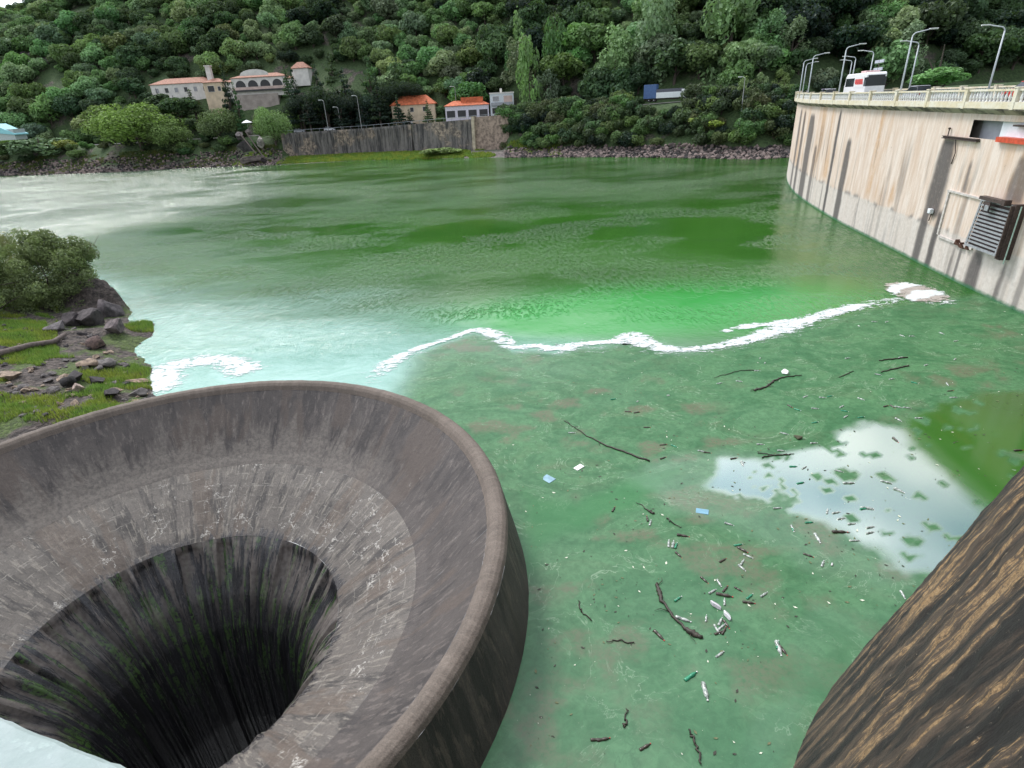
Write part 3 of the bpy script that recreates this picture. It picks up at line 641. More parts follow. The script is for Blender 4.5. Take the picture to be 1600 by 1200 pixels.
# intake grate
def grate():
    c = dam(65.3, 0, 0); root = empty('intake_grate', c, dyaw(65.3), 'grey louvred metal intake grate on the dam face above the water', 'grate')
    steel = plain('pale galvanised steel', (.33, .34, .36), .5, .15, 5, metal=.3); darks = plain('dark rusty steel', (.06, .04, .035))
    # local: x along, y away from lake is negative -> lake is +y
    def T(p):  # lean: bottom stands further out
        x, y, z = p; return (x, y*.62+(7.2-z)*.08, z)
    m = MB()
    for x0 in (-2.0, 1.82): m.box(x0, x0+.18, .75, .9, 3.6, 7.2, T)
    m.box(-2.0, 2.0, .745, .905, 3.5, 3.68, T); m.box(-2.0, 2.0, .745, .905, 7.05, 7.25, T); m.build('grate_frame', steel, root)
    m = MB()
    for i in range(11):
        z = 3.85+i*.285; m.box(-1.82, 1.82, .72, .86, z, z+.13, T)
    m.build('louvre', steel, root)
    m = MB(); m.box(-1.98, 1.98, .02, .5, 3.55, 7.2, T); m.build('housing', darks, root)
    m = MB(); m.box(-2.4, -2.05, .0, .75, 3.3, 7.4); m.box(-2.3, -2.2, .74, 1.0, 3.4, 7.3); m.build('side_guide', darks, root)
    m = MB(); m.box(-1.3, 1.6, .5, 1.0, 7.26, 7.5); m.box(.1, .8, .905, 1.0, 6.5, 7.2); m.box(-1.6, -1.2, .6, 1.1, 7.2, 7.6); m.build('hoist', darks, root)
    m = MB(); m.box(.1, .55, 1.003, 1.06, 6.55, 6.95); m.build('counterweight', steel, root)
    m = MB(); m.tube([(-2.6, .5, 7.3), (-2.75, .6, 3.1)], .05, 6); m.build('guide_pipe', plain('green grey pipe', (.3, .42, .36), .5), root)
grate()
m = MB()
for s_, z_, r_ in ((69.4, 3.0, .35), (68.7, 2.9, .3), (67.9, 2.95, .25)):
    for k in range(5): m.box(-r_+k*.1, r_-k*.06, 0.02, .25+.02*k, z_+k*.09, z_+.1+k*.09, lambda p, s_=s_: tuple(np.array(frame_T(s_, 0, 0)(p))))
r_o = m.build('rusty_bracket', plain('orange rust', (.09, .04, .025), .9, .4, 9), DAM)
# steel girder sticking out below the cornice
g = empty('steel_girder', dam(73.2, 0, 0), dyaw(73.2), 'dark rusted steel girder jutting from the dam face under the cornice', 'girder')
rust = plain('dark rusty steel', (.06, .04, .035))
m = MB(); m.box(-2.7, 2.7, .02, .3, 11.18, 11.24); m.box(-2.7, 2.7, .13, .19, 11.243, 11.35); m.box(-2.7, 2.7, .02, .3, 11.352, 11.4); m.build('beam', rust, g)
m = MB(); m.tube([(.6, .15, 11.2), (.2, .12, 10.1), (.5, .05, 9.2)], .045, 6); m.build('brace', rust, g)
m = MB(); m.tube([(2.0, .16, 11.4), (2.0, .16, 11.95)], .05, 6); m.lathe([(.02, 0), (.11, .03), (.11, .14), (.02, .18)], 8, lambda p: (p[0]+2.0, p[1]+.16, p[2]+11.92)); m.build('bracket_post', rust, g)
# small white gauge lamp on the face
g = empty('wall_lamp', dam(74.7, 0, 4.95), dyaw(74.7), 'small white lamp box fixed on the dark streak of the dam face', 'lamp')
m = MB(); m.box(-.22, .22, .05, .4, -.2, .22); m.build('lamp_housing', plain('white enamel', (.75, .77, .8), .4), g, bevel=.04)
m = MB(); m.tube([(0, .1, -.2), (.1, .12, -.9)], .05, 6); m.build('conduit', rust, g)

# ------------------------------------------------------------------ lamps on the dam
def lamp_post():
    root = empty('street_lamp')
    pole = plain('pale grey painted steel', (.5, .54, .57), .45, .08, 4)
    m = MB(); pts = [(0, 0, 0), (0, 0, 3), (0, 0, 5.9)]
    for k in range(7):
        a = math.pi/2*k/6; pts.append((0, -.45*(1-math.cos(a)), 5.9+.45*math.sin(a)))
    pts.append((0, -1.5, 6.55)); m.tube(pts, [.1, .085, .07]+[.06]*7+[.05], 8); m.build('pole', pole, root, smooth=True)
    m = MB(); m.prism([(-.05, 6.50), (-.12, 6.56), (-.12, 6.63), (.12, 6.63), (.12, 6.56), (.05, 6.50)], -2.25, -1.45); m.build('lamp_head', plain('lamp head', (.72, .74, .74), .4), root, bevel=.03)
    m = MB(); m.lathe([(.16, 0), (.16, .12), (.11, .2)], 10); m.build('base', pole, root)
    return root
LP = []
ord_ = ['nearest', 'second', 'third', 'fourth', 'fifth']
for k, s_ in enumerate((86.6, 105.2, 124.2, 143.2, 162)):
    for side in (0, 1):
        o = lamp_post() if not LP else copy_tree(LP[0]); LP.append(o)
        o.location = dam(s_, .385 if side == 0 else -8.9, 15.2 if side == 0 else 15.2)
        o.location.z = 14.0 if False else 13.96
        off = -.05 if side == 0 else -8.45
        o.location = Vector(dam(s_, off, 13.96)); o.rotation_euler = (0, 0, dyaw(s_)+(0 if side == 0 else math.pi))
        tag(o, f'{ord_[k]} grey street lamp from the right on the {"lake" if side == 0 else "far"} side of the dam road', 'street lamp', 'street lamps lining the dam road')

# ------------------------------------------------------------------ vehicles
GLASS = plain('dark window glass', (.02, .025, .03), .08, .1, 2, bump=0)
RUB = plain('tyre rubber', (.02, .02, .02), .8)
def wheel(parent, x, y, r, w):
    m = MB(); T = lambda p: (x+p[0], y+p[2], r+p[1])
    m.lathe([(r*.62, -w/2), (r*.95, -w/2), (r, -w/3), (r, w/3), (r*.95, w/2), (r*.62, w/2)], 18, T); o = m.build('wheel', RUB, parent, smooth=False)
    m = MB(); m.lathe([(r*.1, -w/2-.01), (r*.6, -w/2+.02), (r*.6, w/2-.02), (r*.1, w/2+.01)], 12, T); m.build('rim', plain('alloy', (.5, .5, .52), .35, metal=.7), o)
def car(name, label, loc, yaw, paint, group=None, kind='hatch'):
    root = empty(name, loc, yaw, label, 'car', group)
    L2 = 2.1
    body = [(-L2, .35), (-L2, .72), (-L2+.1, .86), (-1.75, .92), (1.0, .93), (1.85, .8), (L2, .62), (L2, .32), (1.75, .26), (-1.8, .26)]
    m = MB(); m.prism(body, -.85, .85); m.build('body', paint, root, bevel=.07)
    cab = [(-1.8, .9), (-1.5, 1.38), (-.9, 1.47), (.1, 1.46), (.95, .92)]
    m = MB(); n = len(cab); V = [(x, -.78+(.16 if z > 1 else 0), z) for x, z in cab]+[(x, .78-(.16 if z > 1 else 0), z) for x, z in cab]
    m.add(V, [tuple(range(n)), tuple(range(n, 2*n))[::-1]]+[(i, i+n, (i+1) % n+n, (i+1) % n) for i in range(n)]); m.build('window', GLASS, root, bevel=.05)
    m = MB(); m.box(-1.5, .12, -.64, .64, 1.44, 1.5); m.build('roof', paint, root, bevel=.03)
    for x in (-1.3, 1.3):
        for y in (-.78, .78): wheel(root, x, y, .31, .2)
    for y in (-.6, .6):
        m = MB(); m.box(L2-.06, L2+.02, y-.17, y+.17, .58, .72); m.build('headlight', plain('lamp glass', (.7, .7, .68), .15), root, bevel=.02)
        m = MB(); m.box(-L2-.02, -L2+.06, y-.14, y+.14, .62, .78); m.build('tail_light', plain('red lens', (.4, .02, .02), .2), root, bevel=.02)
    return root
WHITE = plain('white car paint', (.75, .77, .8), .25, .05); RED = plain('red car paint', (.5, .04, .03), .25, .1); SILV = plain('silver car paint', (.45, .46, .5), .25, .05); LAV = plain('pale lilac car paint', (.5, .47, .58), .3, .05)
def on_dam(s, n): p = dam(s, n, 13.97); return tuple(float(v) for v in p)
car('parked_car', 'white car on the dam road at the right edge behind the balustrade', on_dam(72.8, -6.2), dyaw(72)+.02, WHITE)
car('parked_car', 'red car on the dam road at the right edge, just left of the white one', on_dam(77.6, -6.6), dyaw(77), RED)
car('parked_car', 'pale silver car roof on the dam road beside the second lamp post', on_dam(91.0, -3.6), dyaw(91), SILV)
car('parked_car', 'pale lilac car at the far end of the dam road', on_dam(131.5, -3.5), dyaw(131), LAV)
car('parked_car', 'white car in front of the coach on the dam road', on_dam(121, -2.6), dyaw(121), WHITE)
def bus():
    s0 = 117.; root = empty('coach_bus', on_dam(s0, -6.3), dyaw(s0), 'white coach with red lettering patch driving on the dam road', 'bus')
    W_ = plain('white coach paint', (.8, .8, .8), .3, .05)
    prof = [(-5.6, .45), (-5.6, 3.1), (-5.3, 3.35), (4.6, 3.35), (5.2, 3.15), (5.7, 1.6), (5.75, .5)]
    m = MB(); m.prism(prof, -1.25, 1.25); m.build('body', W_, root, bevel=.12)
    m = MB(); m.box(-5.62, 5.0, -1.262, 1.262, 1.65, 2.75); m.build('side_window', GLASS, root)
    for y in (-1,1):
        m = MB(); m.box(-4.7, .2, y*1.27-.012, y*1.27+.012, 1.5, 2.95); m.build('white_panel', W_, root)
        m = MB(); m.prism([(-4.4, 1.9), (-4.0, 2.6), (-.2, 2.6), (-.1, 2.1), (-.9, 1.9)], y*1.285-.006, y*1.285+.006); m.build('red_emblem', plain('red coach emblem', (.55, .08, .08), .4, .5, 3), root)
    m = MB(); m.prism([(5.22, 3.05), (5.73, 1.55), (5.76, 1.55), (5.26, 3.06)], -1.15, 1.15); m.build('windscreen', GLASS, root)
    m = MB(); m.box(-5.64, -5.58, -1.05, 1.05, 2.2, 3.0); m.build('rear_window', GLASS, root)
    m = MB(); m.box(-3.5, -1, -.9, .9, 3.36, 3.6); m.build('roof_unit', plain('roof unit', (.6, .4, .4), .5), root, bevel=.06)
    for x in (-3.4, 3.6):
        for y in (-1.1, 1.1): wheel(root, x, y, .48, .28)
    for y in (-.9, .9):
        m = MB(); m.box(5.7, 5.8, y-.2, y+.2, .8, 1.0); m.build('headlight', plain('lamp glass', (.7, .7, .68)), root)
bus()
# small sign gantry on the dam road
s_ = empty('road_sign', on_dam(119, -8.3), dyaw(119), 'grey two bar road sign on a post beyond the dam road', 'sign')
m = MB(); m.tube([(0, 0, 0), (0, 0, 5)], .07, 6); m.build('post', rust, s_)
for z in (3.6, 4.6):
    m = MB(); m.box(-2.2, 2.2, -.04, .04, z, z+.4); m.build('sign_bar', plain('grey sign', (.4, .42, .48), .5), s_)

# ------------------------------------------------------------------ near buttress on the right and the terrace below the viewer
def buttress():
    B = smooth_poly(np.array([(.6, -2.5), (2.0, 1.5), (4.2, 5.4), (6.8, 9.0), (8.9, 11.1), (12.2, 13.4), (16.6, 16.5), (23.0, 21.3), (30, 27), (36.6, 33)]), 40)
    L_ = np.r_[0, np.cumsum(np.linalg.norm(np.diff(B, axis=0), axis=1))]; u = np.arange(0, L_[-1], .07)
    C = np.c_[np.interp(u, L_, B[:, 0]), np.interp(u, L_, B[:, 1])]; T = np.gradient(C, axis=0)
    for _ in range(60): T[1:-1] = (T[:-2]+T[1:-1]*2+T[2:])/4
    T /= np.linalg.norm(T, axis=1)[:, None]; N = np.c_[T[:, 1], -T[:, 0]]
    z = np.arange(-3, 14.01, .07); U, Z = np.meshgrid(u, z, indexing='ij')
    inn = 3.4*(np.clip(Z, -3, 14)/14)
    w = U+.5*(fbm(U*.5, Z*.25, 81)-.5)*2
    d = .20*(fbm(w*1.1, Z*.14, 82, 4)-.5)+.08*(fbm(w*3.2, Z*.5, 83, 4)-.5)+.06*(fbm(U*6, Z*4, 85, 3)-.5)
    d = d*np.clip(.3+Z/4, .3, 1)
    X = C[:, 0][:, None]+N[:, 0][:, None]*(inn-d); Y = C[:, 1][:, None]+N[:, 1][:, None]*(inn-d)
    V = np.stack([X, Y, Z], -1).reshape(-1, 3)
    t = NT('streaked buttress concrete'); uv = t.n('ShaderNodeUVMap').outputs[0]
    wob = t.noise(t.n('ShaderNodeMapping', {0: uv, 'Scale': (.7, .5, 1)}).outputs[0], 1, 4, .6, 0, 1)
    wv = t.n('ShaderNodeVectorMath', {0: uv, 1: t.n('ShaderNodeVectorMath', {0: wob, 'Scale': .32}, operation='SCALE').outputs[0]}, operation='ADD').outputs[0]
    a = t.noise(t.n('ShaderNodeMapping', {0: wv, 'Scale': (2.0, .17, 1)}).outputs[0], 1, 7, .66)
    b = t.noise(t.n('ShaderNodeMapping', {0: wv, 'Scale': (9, .55, 1)}).outputs[0], 1, 6, .72)
    f = t.noise(uv, 7, 8, .8); f2 = t.noise(uv, 40, 4, .75)
    c = t.mix(t.rng(a, .42, .6), (.012, .010, .0085), (.10, .07, .048))
    tan = t.math('MULTIPLY', t.rng(t.math('ADD', a, t.math('MULTIPLY', t.math('SUBTRACT', b, .5), .8)), .55, .60), t.rng(f, .40, .50))
    hz = t.n('ShaderNodeSeparateXYZ', {0: uv}).outputs[1]
    tan = t.math('MULTIPLY', tan, t.rng(hz, .8, 6, .15, 1.))
    c = t.mix(t.math('MULTIPLY', tan, .9), c, t.mix(t.rng(f, .4, .7), (.27, .165, .075), (.46, .31, .155)))
    c = t.mix(t.math('MULTIPLY', t.rng(f, .6, .66), t.rng(b, .5, .56)), c, (.42, .36, .28))
    c = t.mix(1., c, t.mix(t.rng(f2, .3, .7), (.6, .6, .6), (1.4, 1.38, 1.35)), 'MULTIPLY')
    t.bsdf(Base_Color=c, Roughness=.75, Normal=t.bump(t.math('ADD', t.math('ADD', f, t.math('MULTIPLY', f2, .3)), t.math('MULTIPLY', b, 1.5)), .9, .07))
    me = np_mesh('stained_face', V, grid_faces(len(u), len(z)), t.m, uv=np.c_[U.ravel(), Z.ravel()])
    root = empty('buttress', (0, 0, 0), 0, 'dark sloping concrete buttress with tan streaks at the lower right', 'buttress')
    link('stained_face', me, root)
    m = MB(); n = len(C); st = 10
    ids = list(range(0, n, st)); 
    top = [(C[i]+N[i]*3.4) for i in ids]; inn2 = [(C[i]+N[i]*7.0) for i in ids]
    Vv = [(p[0], p[1], 14.02) for p in top]+[(p[0], p[1], 14.02) for p in inn2]+[(p[0], p[1], -3) for p in inn2]; k = len(ids)
    m.add(Vv, [(i, i+k, i+k+1, i+1) for i in range(k-1)]+[(i+k, i+2*k, i+2*k+1, i+k+1) for i in range(k-1)])
    m.build('cap_slab', plain('weathered grey concrete', (.26, .245, .23)), root)
buttress()
def terrace():
    root = empty('viewing_parapet', (0, 0, 0), 0, 'pale green white concrete parapet top at the lower left corner', 'parapet')
    a = np.array([-1.0188, .7458]); b = np.array([-.6607, .6196]); d = (b-a)/np.linalg.norm(b-a); n = np.array([-d[1], d[0]])
    t = NT('pale painted concrete'); v = t.vec('Object'); n1 = t.noise(v, 4, 6, .65); n2 = t.noise(v, 26, 4, .7); n3 = t.noise(v, 9, 4, .6, 1.)
    c = t.mix(t.rng(n1, .3, .7), (.26, .32, .31), (.35, .40, .40)); c = t.mix(t.math('MULTIPLY', t.rng(n2, .56, .7), .3), c, (.45, .55, .52))
    c = t.mix(t.rng(n3, .66, .72), c, (.16, .15, .17))
    t.bsdf(Base_Color=c, Roughness=.8, Normal=t.bump(t.math('ADD', n1, n2), .4, .01))
    def T(p): q = a+d*p[0]+n*p[1]; return (q[0], q[1], p[2])
    # slightly eroded, rounded front edge
    us = np.arange(-7, 2.2, .02); prof = [(-.42, 14.99), (-.25, 15.0), (-.06, 15.0), (-.03, 14.998), (-.012, 14.99), (-.002, 14.975), (0, 14.94), (.0, 14.5), (0, 13.9), (-.42, 13.9)]
    V = []; 
    for u_ in us:
        for k, (p, z) in enumerate(prof):
            w = (.008*(vn(u_*9, 0, 3)-.5)+.004*(vn(u_*40, 0, 4)-.5)) if 1 < k < 8 else 0
            V.append(T((u_, p+w, z)))
    m_ = len(prof); F = [(i*m_+k, i*m_+(k+1) % m_, (i+1)*m_+(k+1) % m_, (i+1)*m_+k) for i in range(len(us)-1) for k in range(m_)]
    link('coping', np_mesh('coping', V, F, t.m, smooth=False), root)
    m = MB(); m.box(-7, 2.2, -6, -.421, 13.5, 13.9, T); m.box(-7, 2.2, -1.5, -.05, -3, 13.497, T)
    m.build('terrace_slab', plain('weathered grey concrete', (.26, .245, .23)), root)
terrace()

# ------------------------------------------------------------------ foliage
def leaves(C, Nn, size, rs, tone, seed, aspect=.62):
    """one bent quad per leaf cluster"""
    g = np.random.default_rng(seed); n = len(C)
    Nn = Nn+g.normal(0, .55, Nn.shape); Nn /= np.linalg.norm(Nn, axis=1)[:, None]+1e-9
    a = np.cross(Nn, g.normal(0, 1, Nn.shape)); a /= np.linalg.norm(a, axis=1)[:, None]+1e-9; b = np.cross(Nn, a)
    s = (size*(1-rs+2*rs*g.random(n)))[:, None]
    V = np.stack([C-a*s, C-b*s*aspect+Nn*s*.18, C+a*s, C+b*s*aspect+Nn*s*.18], 1).reshape(-1, 3)
    F = np.arange(4*n).reshape(-1, 4); return V, F, np.repeat(tone, 4)
def crown_mesh(name, blobs, nl, size, seed, up=.25, inner=.2):
    g = np.random.default_rng(seed); B = np.array([b[:6] for b in blobs], float); w = (B[:, 3]*B[:, 4])**1.0; w /= w.sum()
    i = g.choice(len(B), nl, p=w); d = g.normal(0, 1, (nl, 3)); d[:, 2] += up; d /= np.linalg.norm(d, axis=1)[:, None]
    rad = np.where(g.random(nl) < inner, g.random(nl)**.5, 1-.16*g.random(nl)); rad = rad*(1+.22*(g.random(nl)-.5))
    # carve gaps: clumpy density over each lobe
    cl = fbm(d[:, 0]*2.6+i*7.3, d[:, 1]*2.6+d[:, 2]*3.1, seed, 3); keep = cl > .36
    i, d, rad, cl = i[keep], d[keep], rad[keep], cl[keep]
    C = B[i, :3]+d*rad[:, None]*B[i, 3:6]
    bt = g.random(len(B)); zmin, zmax = C[:, 2].min(), C[:, 2].max()
    tone = np.clip(.15+.35*bt[i]+.45*(cl-.4)/.35*.6+.3*g.random(len(i)), 0, 1)
    V, F, T = leaves(C, d, size, .4, tone, seed+1)
    return np_mesh(name, V, F, FOL, smooth=False, attrs=dict(tone=T))
def blobs_round(seed, n=13, flat=.85):
    g = np.random.default_rng(seed); o = [(0, 0, 0, .62, .62, .55)]
    for k in range(n):
        a = 2*math.pi*(k+g.random()*.7)/n*2.4; e = g.uniform(-.35, 1.2); r = .58+.1*g.random(); q = g.uniform(.26, .42)
        o.append((r*math.cos(a)*math.cos(e), r*math.sin(a)*math.cos(e), r*math.sin(e)*flat, q, q, q*.85))
    return o
def blobs_column(seed):
    g = np.random.default_rng(seed); o = []
    for k in range(20):
        z = -1+2*k/19; r = .34*(1-abs(z+.25)**2.4*.55)*(.8+.4*g.random()); a = g.random()*6.3
        o.append((.12*math.cos(a), .12*math.sin(a), z, r, r, .26))
    return o
def blobs_willow(seed):
    g = np.random.default_rng(seed); o = []
    for k in range(26):
        z = -1+2*g.random(); m = .55*(1-max(0, z)**1.6*.75); a = g.random()*6.3; q = g.uniform(.16, .27)
        o.append((m*math.cos(a), m*math.sin(a), z, q, q, q*1.5))
    return o
def blobs_conifer(seed):
    g = np.random.default_rng(seed); o = []
    for k in range(11):
        z = -.85+1.85*k/10; R = .62*(1-(z+.85)/1.95)+.06
        for q in range(5 if R > .3 else 3):
            a = g.random()*6.3; o.append((R*.62*math.cos(a), R*.62*math.sin(a), z-.05, R*.48, R*.48, .07))
        o.append((0, 0, z, .1, .1, .12))
    return o
def blobs_shrub(seed):
    g = np.random.default_rng(seed); o = []
    for k in range(14):
        a = g.random()*6.3; r = g.random()**.6*.72; q = g.uniform(.26, .42)
        o.append((r*math.cos(a), r*math.sin(a), g.uniform(-.35, .35)*(1-r*.4), q, q, q*.95))
    return o
ME = {}
for k in range(6): ME['round', k] = crown_mesh('crown', blobs_round(100+k), 3200, .08, 200+k)
for k in range(2): ME['column', k] = crown_mesh('crown', blobs_column(120+k), 2200, .055, 220+k)
for k in range(3): ME['willow', k] = crown_mesh('crown', blobs_willow(130+k), 2600, .06, 230+k, up=0)
for k in range(3): ME['conifer', k] = crown_mesh('crown', blobs_conifer(140+k), 2600, .055, 240+k, up=.1, inner=.6)
for k in range(2): ME['broad', k] = crown_mesh('crown', blobs_shrub(170+k)+blobs_round(175+k, 20), 11000, .034, 270+k)
for k in range(4): ME['shrub', k] = crown_mesh('crown', blobs_shrub(150+k), 3000, .075, 250+k)
def trunk_mesh(seed, limbs=5, top=.55):
    g = np.random.default_rng(seed); m = MB()
    m.tube([(0, 0, -1.6), (.03, 0, -1.0), (.0, .03, -.4), (0, 0, .1), (.03, 0, top)], [.085, .065, .055, .04, .012], 6)
    for k in range(limbs):
        a = 2*math.pi*k/limbs+g.random(); z0 = -.75+.16*k
        m.tube([(0, 0, z0), (.25*math.cos(a), .25*math.sin(a), z0+.28), (.52*math.cos(a), .52*math.sin(a), z0+.5)], [.035, .022, .008], 5)
    me = bpy.data.meshes.new('trunk'); me.from_pydata(m.v, [], m.f); me.materials.append(BARK); me.update(); return me
TR = [trunk_mesh(300+k) for k in range(3)]
TCOL = dict(dark=(.056, .098, .044), mid=(.11, .18, .062), light=(.17, .30, .11), pale=(.22, .31, .15), yellow=(.19, .285, .06), grey=(.145, .21, .115), black=(.017, .034, .025), olive=(.085, .115, .05))
KINDNAME = dict(round='broadleaf_tree', broad='broadleaf_tree', column='poplar_tree', willow='willow_tree', conifer='conifer_tree', shrub='shrub')
def tree(kind, x, y, zc, rx, rz, col, label, group=None, var=None, rot=None):
    v = var if var is not None else random.randrange(9); n = sum(1 for q in ME if q[0] == kind); gz = float(terrain_z(x, y))
    root = empty(KINDNAME[kind], (x, y, gz), rot if rot is not None else random.uniform(0, 6.28), label, 'shrub' if kind == 'shrub' else 'tree', group)
    c = link('crown', ME[kind, v % n], root); c.location = (0, 0, zc-gz); c.scale = (rx, rx, rz); c['tint'] = [q*random.uniform(.88, 1.14) for q in TCOL[col]]
    t = link('trunk', TR[v % 3], root); t.location = (0, 0, zc-gz); s = max(rz, (zc-gz)/1.5); t.scale = (rx*.9, rx*.9, s)
    return root
def ptree(kind, px, py, rpx, rpy, Y, col, label, group=None, **k):
    if kind in ('shrub', 'broad'):                                   # stand it where the ground meets its foot
        for q in np.arange(Y-8, Y+45, .5):
            c = at_y(px, py, q)
            if float(terrain_z(c[0], c[1])) >= c[2]-(.62 if kind == 'shrub' else .8)*rpy*q/1120: break
        Y = q
    c = at_y(px, py, Y); return tree(kind, c[0], c[1], c[2], rpx*Y/1000*1.05, rpy*Y/1120*1.05, col, label, group, **k)

# ------------------------------------------------------------------ named trees of the far shore
ptree('broad', 212, 200, 68, 46, 232, 'yellow', 'broad bright yellow green tree on the far shore below the left end of the villa', var=1, rot=.4)
ptree('broad', 262, 212, 34, 30, 231, 'light', 'low bright green tree leaning against the broad yellow green tree', var=3)
ptree('shrub', 62, 229, 46, 24, 240, 'grey', 'wide grey green bush on the far left shore')
ptree('shrub', 96, 226, 24, 14, 238.5, 'yellow', 'yellow green bush in front of the wide grey green one')
ptree('shrub', 6, 224, 22, 14, 241, 'yellow', 'yellow green bush at the left edge under the turquoise roof')
ptree('shrub', 118, 210, 20, 16, 246, 'light', 'small light green tree left of the broad yellow green tree')
ptree('shrub', 58, 198, 20, 16, 258, 'light', 'small light green tree behind the wide grey green bush')
ptree('round', 275, 168, 30, 24, 262, 'dark', 'dark green tree under the white left wing of the villa', var=2)
ptree('round', 250, 160, 22, 16, 268, 'dark', 'second dark green tree under the left wing of the villa', var=4)
ptree('broad', 342, 196, 34, 32, 246, 'mid', 'rounded mid green tree just left of the boulder mound', var=5)
ptree('broad', 425, 198, 30, 40, 240, 'light', 'upright bright green tree right of the boulder mound', var=0)
ptree('conifer', 356, 150, 20, 44, 258, 'black', 'thin dark conifer in front of the cream tower of the villa', var=0)
ptree('conifer', 372, 168, 14, 36, 252, 'dark', 'small ragged conifer between villa tower and bright green tree', var=1)
for k, (px, py, rx, ry, Y, col, lab) in enumerate([
    (462, 152, 26, 40, 258, 'black', 'dark conifer just right of the villa arcade'), (498, 150, 36, 44, 262, 'black', 'wide dark conifer behind the parked white car'),
    (540, 152, 38, 40, 259, 'black', 'wide dark cedar between the car and the orange roof'), (580, 142, 36, 48, 263, 'dark', 'tall dark cedar left of the orange roofed house'),
    (622, 138, 34, 42, 266, 'dark', 'dark cedar rising behind the orange roofed house'), (605, 168, 18, 22, 254, 'black', 'low black green conifer before the orange roofed house'),
    (520, 116, 28, 30, 285, 'dark', 'dark conifer beside the villa outbuilding roofs'), (622, 174, 20, 24, 246, 'black', 'dark conifer hiding the left half of the orange roofed house'), (668, 176, 14, 18, 244, 'dark', 'low dark conifer at the right foot of the orange roofed house'), (640, 186, 16, 14, 244, 'black', 'dark conifer before the middle of the orange roofed house'), (590, 152, 26, 34, 250, 'black', 'broad black green cedar left of the orange roofed house'), (480, 170, 22, 24, 250, 'black', 'low black conifer behind the parked white car'), (532, 174, 22, 22, 251, 'black', 'low black conifer right of the parked white car'), (566, 176, 20, 20, 250, 'black', 'low black conifer beside the midway lamp pole'), (448, 128, 14, 22, 268, 'dark', 'small dark conifer at the right end of the villa arcade'), (300, 160, 24, 18, 266, 'dark', 'low dark conifer under the villa left wing beside the tower')]):
    ptree('conifer', px, py, rx, ry, Y, col, lab, var=k)
ptree('column', 812, 84, 30, 58, 262, 'light', 'tall narrow light green poplar above the white house', var=0)
ptree('willow', 828, 140, 30, 74, 236, 'light', 'drooping light green tree hiding the right end of the white house', var=0)
ptree('willow', 868, 100, 30, 60, 246, 'mid', 'mid green feathery tree right of the drooping light green one', var=1)
ptree('round', 880, 60, 34, 36, 262, 'mid', 'round green tree behind the feathery trees right of centre', var=2)
ptree('willow', 962, 105, 40, 48, 228, 'pale', 'pale green feathery tree left of the blue truck', var=2)
ptree('willow', 1022, 62, 44, 66, 226, 'pale', 'tall pale green tree with a pointed top above the blue truck', var=0)
ptree('willow', 1142, 62, 62, 78, 214, 'light', 'largest light green tree on the slope right of the blue truck', var=1)
ptree('round', 1195, 98, 42, 40, 205, 'light', 'wide light green tree next to the end of the dam', var=4)
ptree('round', 1095, 92, 36, 34, 212, 'mid', 'mid green tree between the two big light green trees', var=5)
ptree('willow', 1160, 150, 14, 24, 176, 'light', 'slim light green sapling on the bank near the dam end', var=2)
ptree('shrub', 1108, 190, 34, 14, 176, 'yellow', 'bright yellow green bush low on the bank near the dam')
ptree('shrub', 690, 236, 36, 9, 218, 'light', 'low mound of bright green scrub at the foot of the retaining wall')
ptree('shrub', 530, 168, 14, 8, 247, 'dark', 'low hedge clump behind the parked white car')
ptree('shrub', 680, 172, 14, 12, 246, 'pale', 'pale bush at the left end of the white house')
ptree('round', 1465, 122, 42, 20, 150, 'light', 'bright green bush beyond the dam road, right of the lamps', var=1)

# bank shrubs under the road, right half
gb = 'dark shrubs crowding the steep far bank'
g = np.random.default_rng(5); nb = 0
for k in range(1400):
    x = g.uniform(2, 82); y = g.uniform(140, 222); d = float(seg_dist(np.array([x]), np.array([y]), SHORE)[0])
    if not (7.5 < d < 23): continue
    z = float(terrain_z(x, y)); r = g.uniform(2.3, 4.6); qx, qy = to_px((x, y, z+r*1.6))
    if 1000 < qx[0] < 1080 and qy[0] < 153: continue
    if nb < 190:
        col = g.choice(['dark', 'olive', 'mid', 'black', 'dark', 'mid']); hi = dict(dark='dark green', olive='olive', mid='mid green', black='blackish green')[col]
        tree('shrub', x, y, z+r*.55, r, r*.95, col, f'{hi} shrub on the steep bank between the rubble shore and the road', gb+', '+hi); nb += 1
nl_ = 0
for k in range(1400):
    if nl_ > 72: break
    x = g.uniform(-260, -84); y = g.uniform(225, 285); d = float(seg_dist(np.array([x]), np.array([y]), SHORE)[0])
    if not (11 < d < 22 or 32.5 < d < 38): continue
    z = float(terrain_z(x, y)); r = g.uniform(2.0, 4.2); nl_ += 1; col = g.choice(['dark', 'olive', 'mid'])
    tree('shrub', x, y, z+r*.5, r, r*.8, col, 'low %s shrub on the left part of the far shore' % dict(dark='dark green', olive='olive', mid='mid green')[col], 'low %s shrubs of the left far shore' % col)

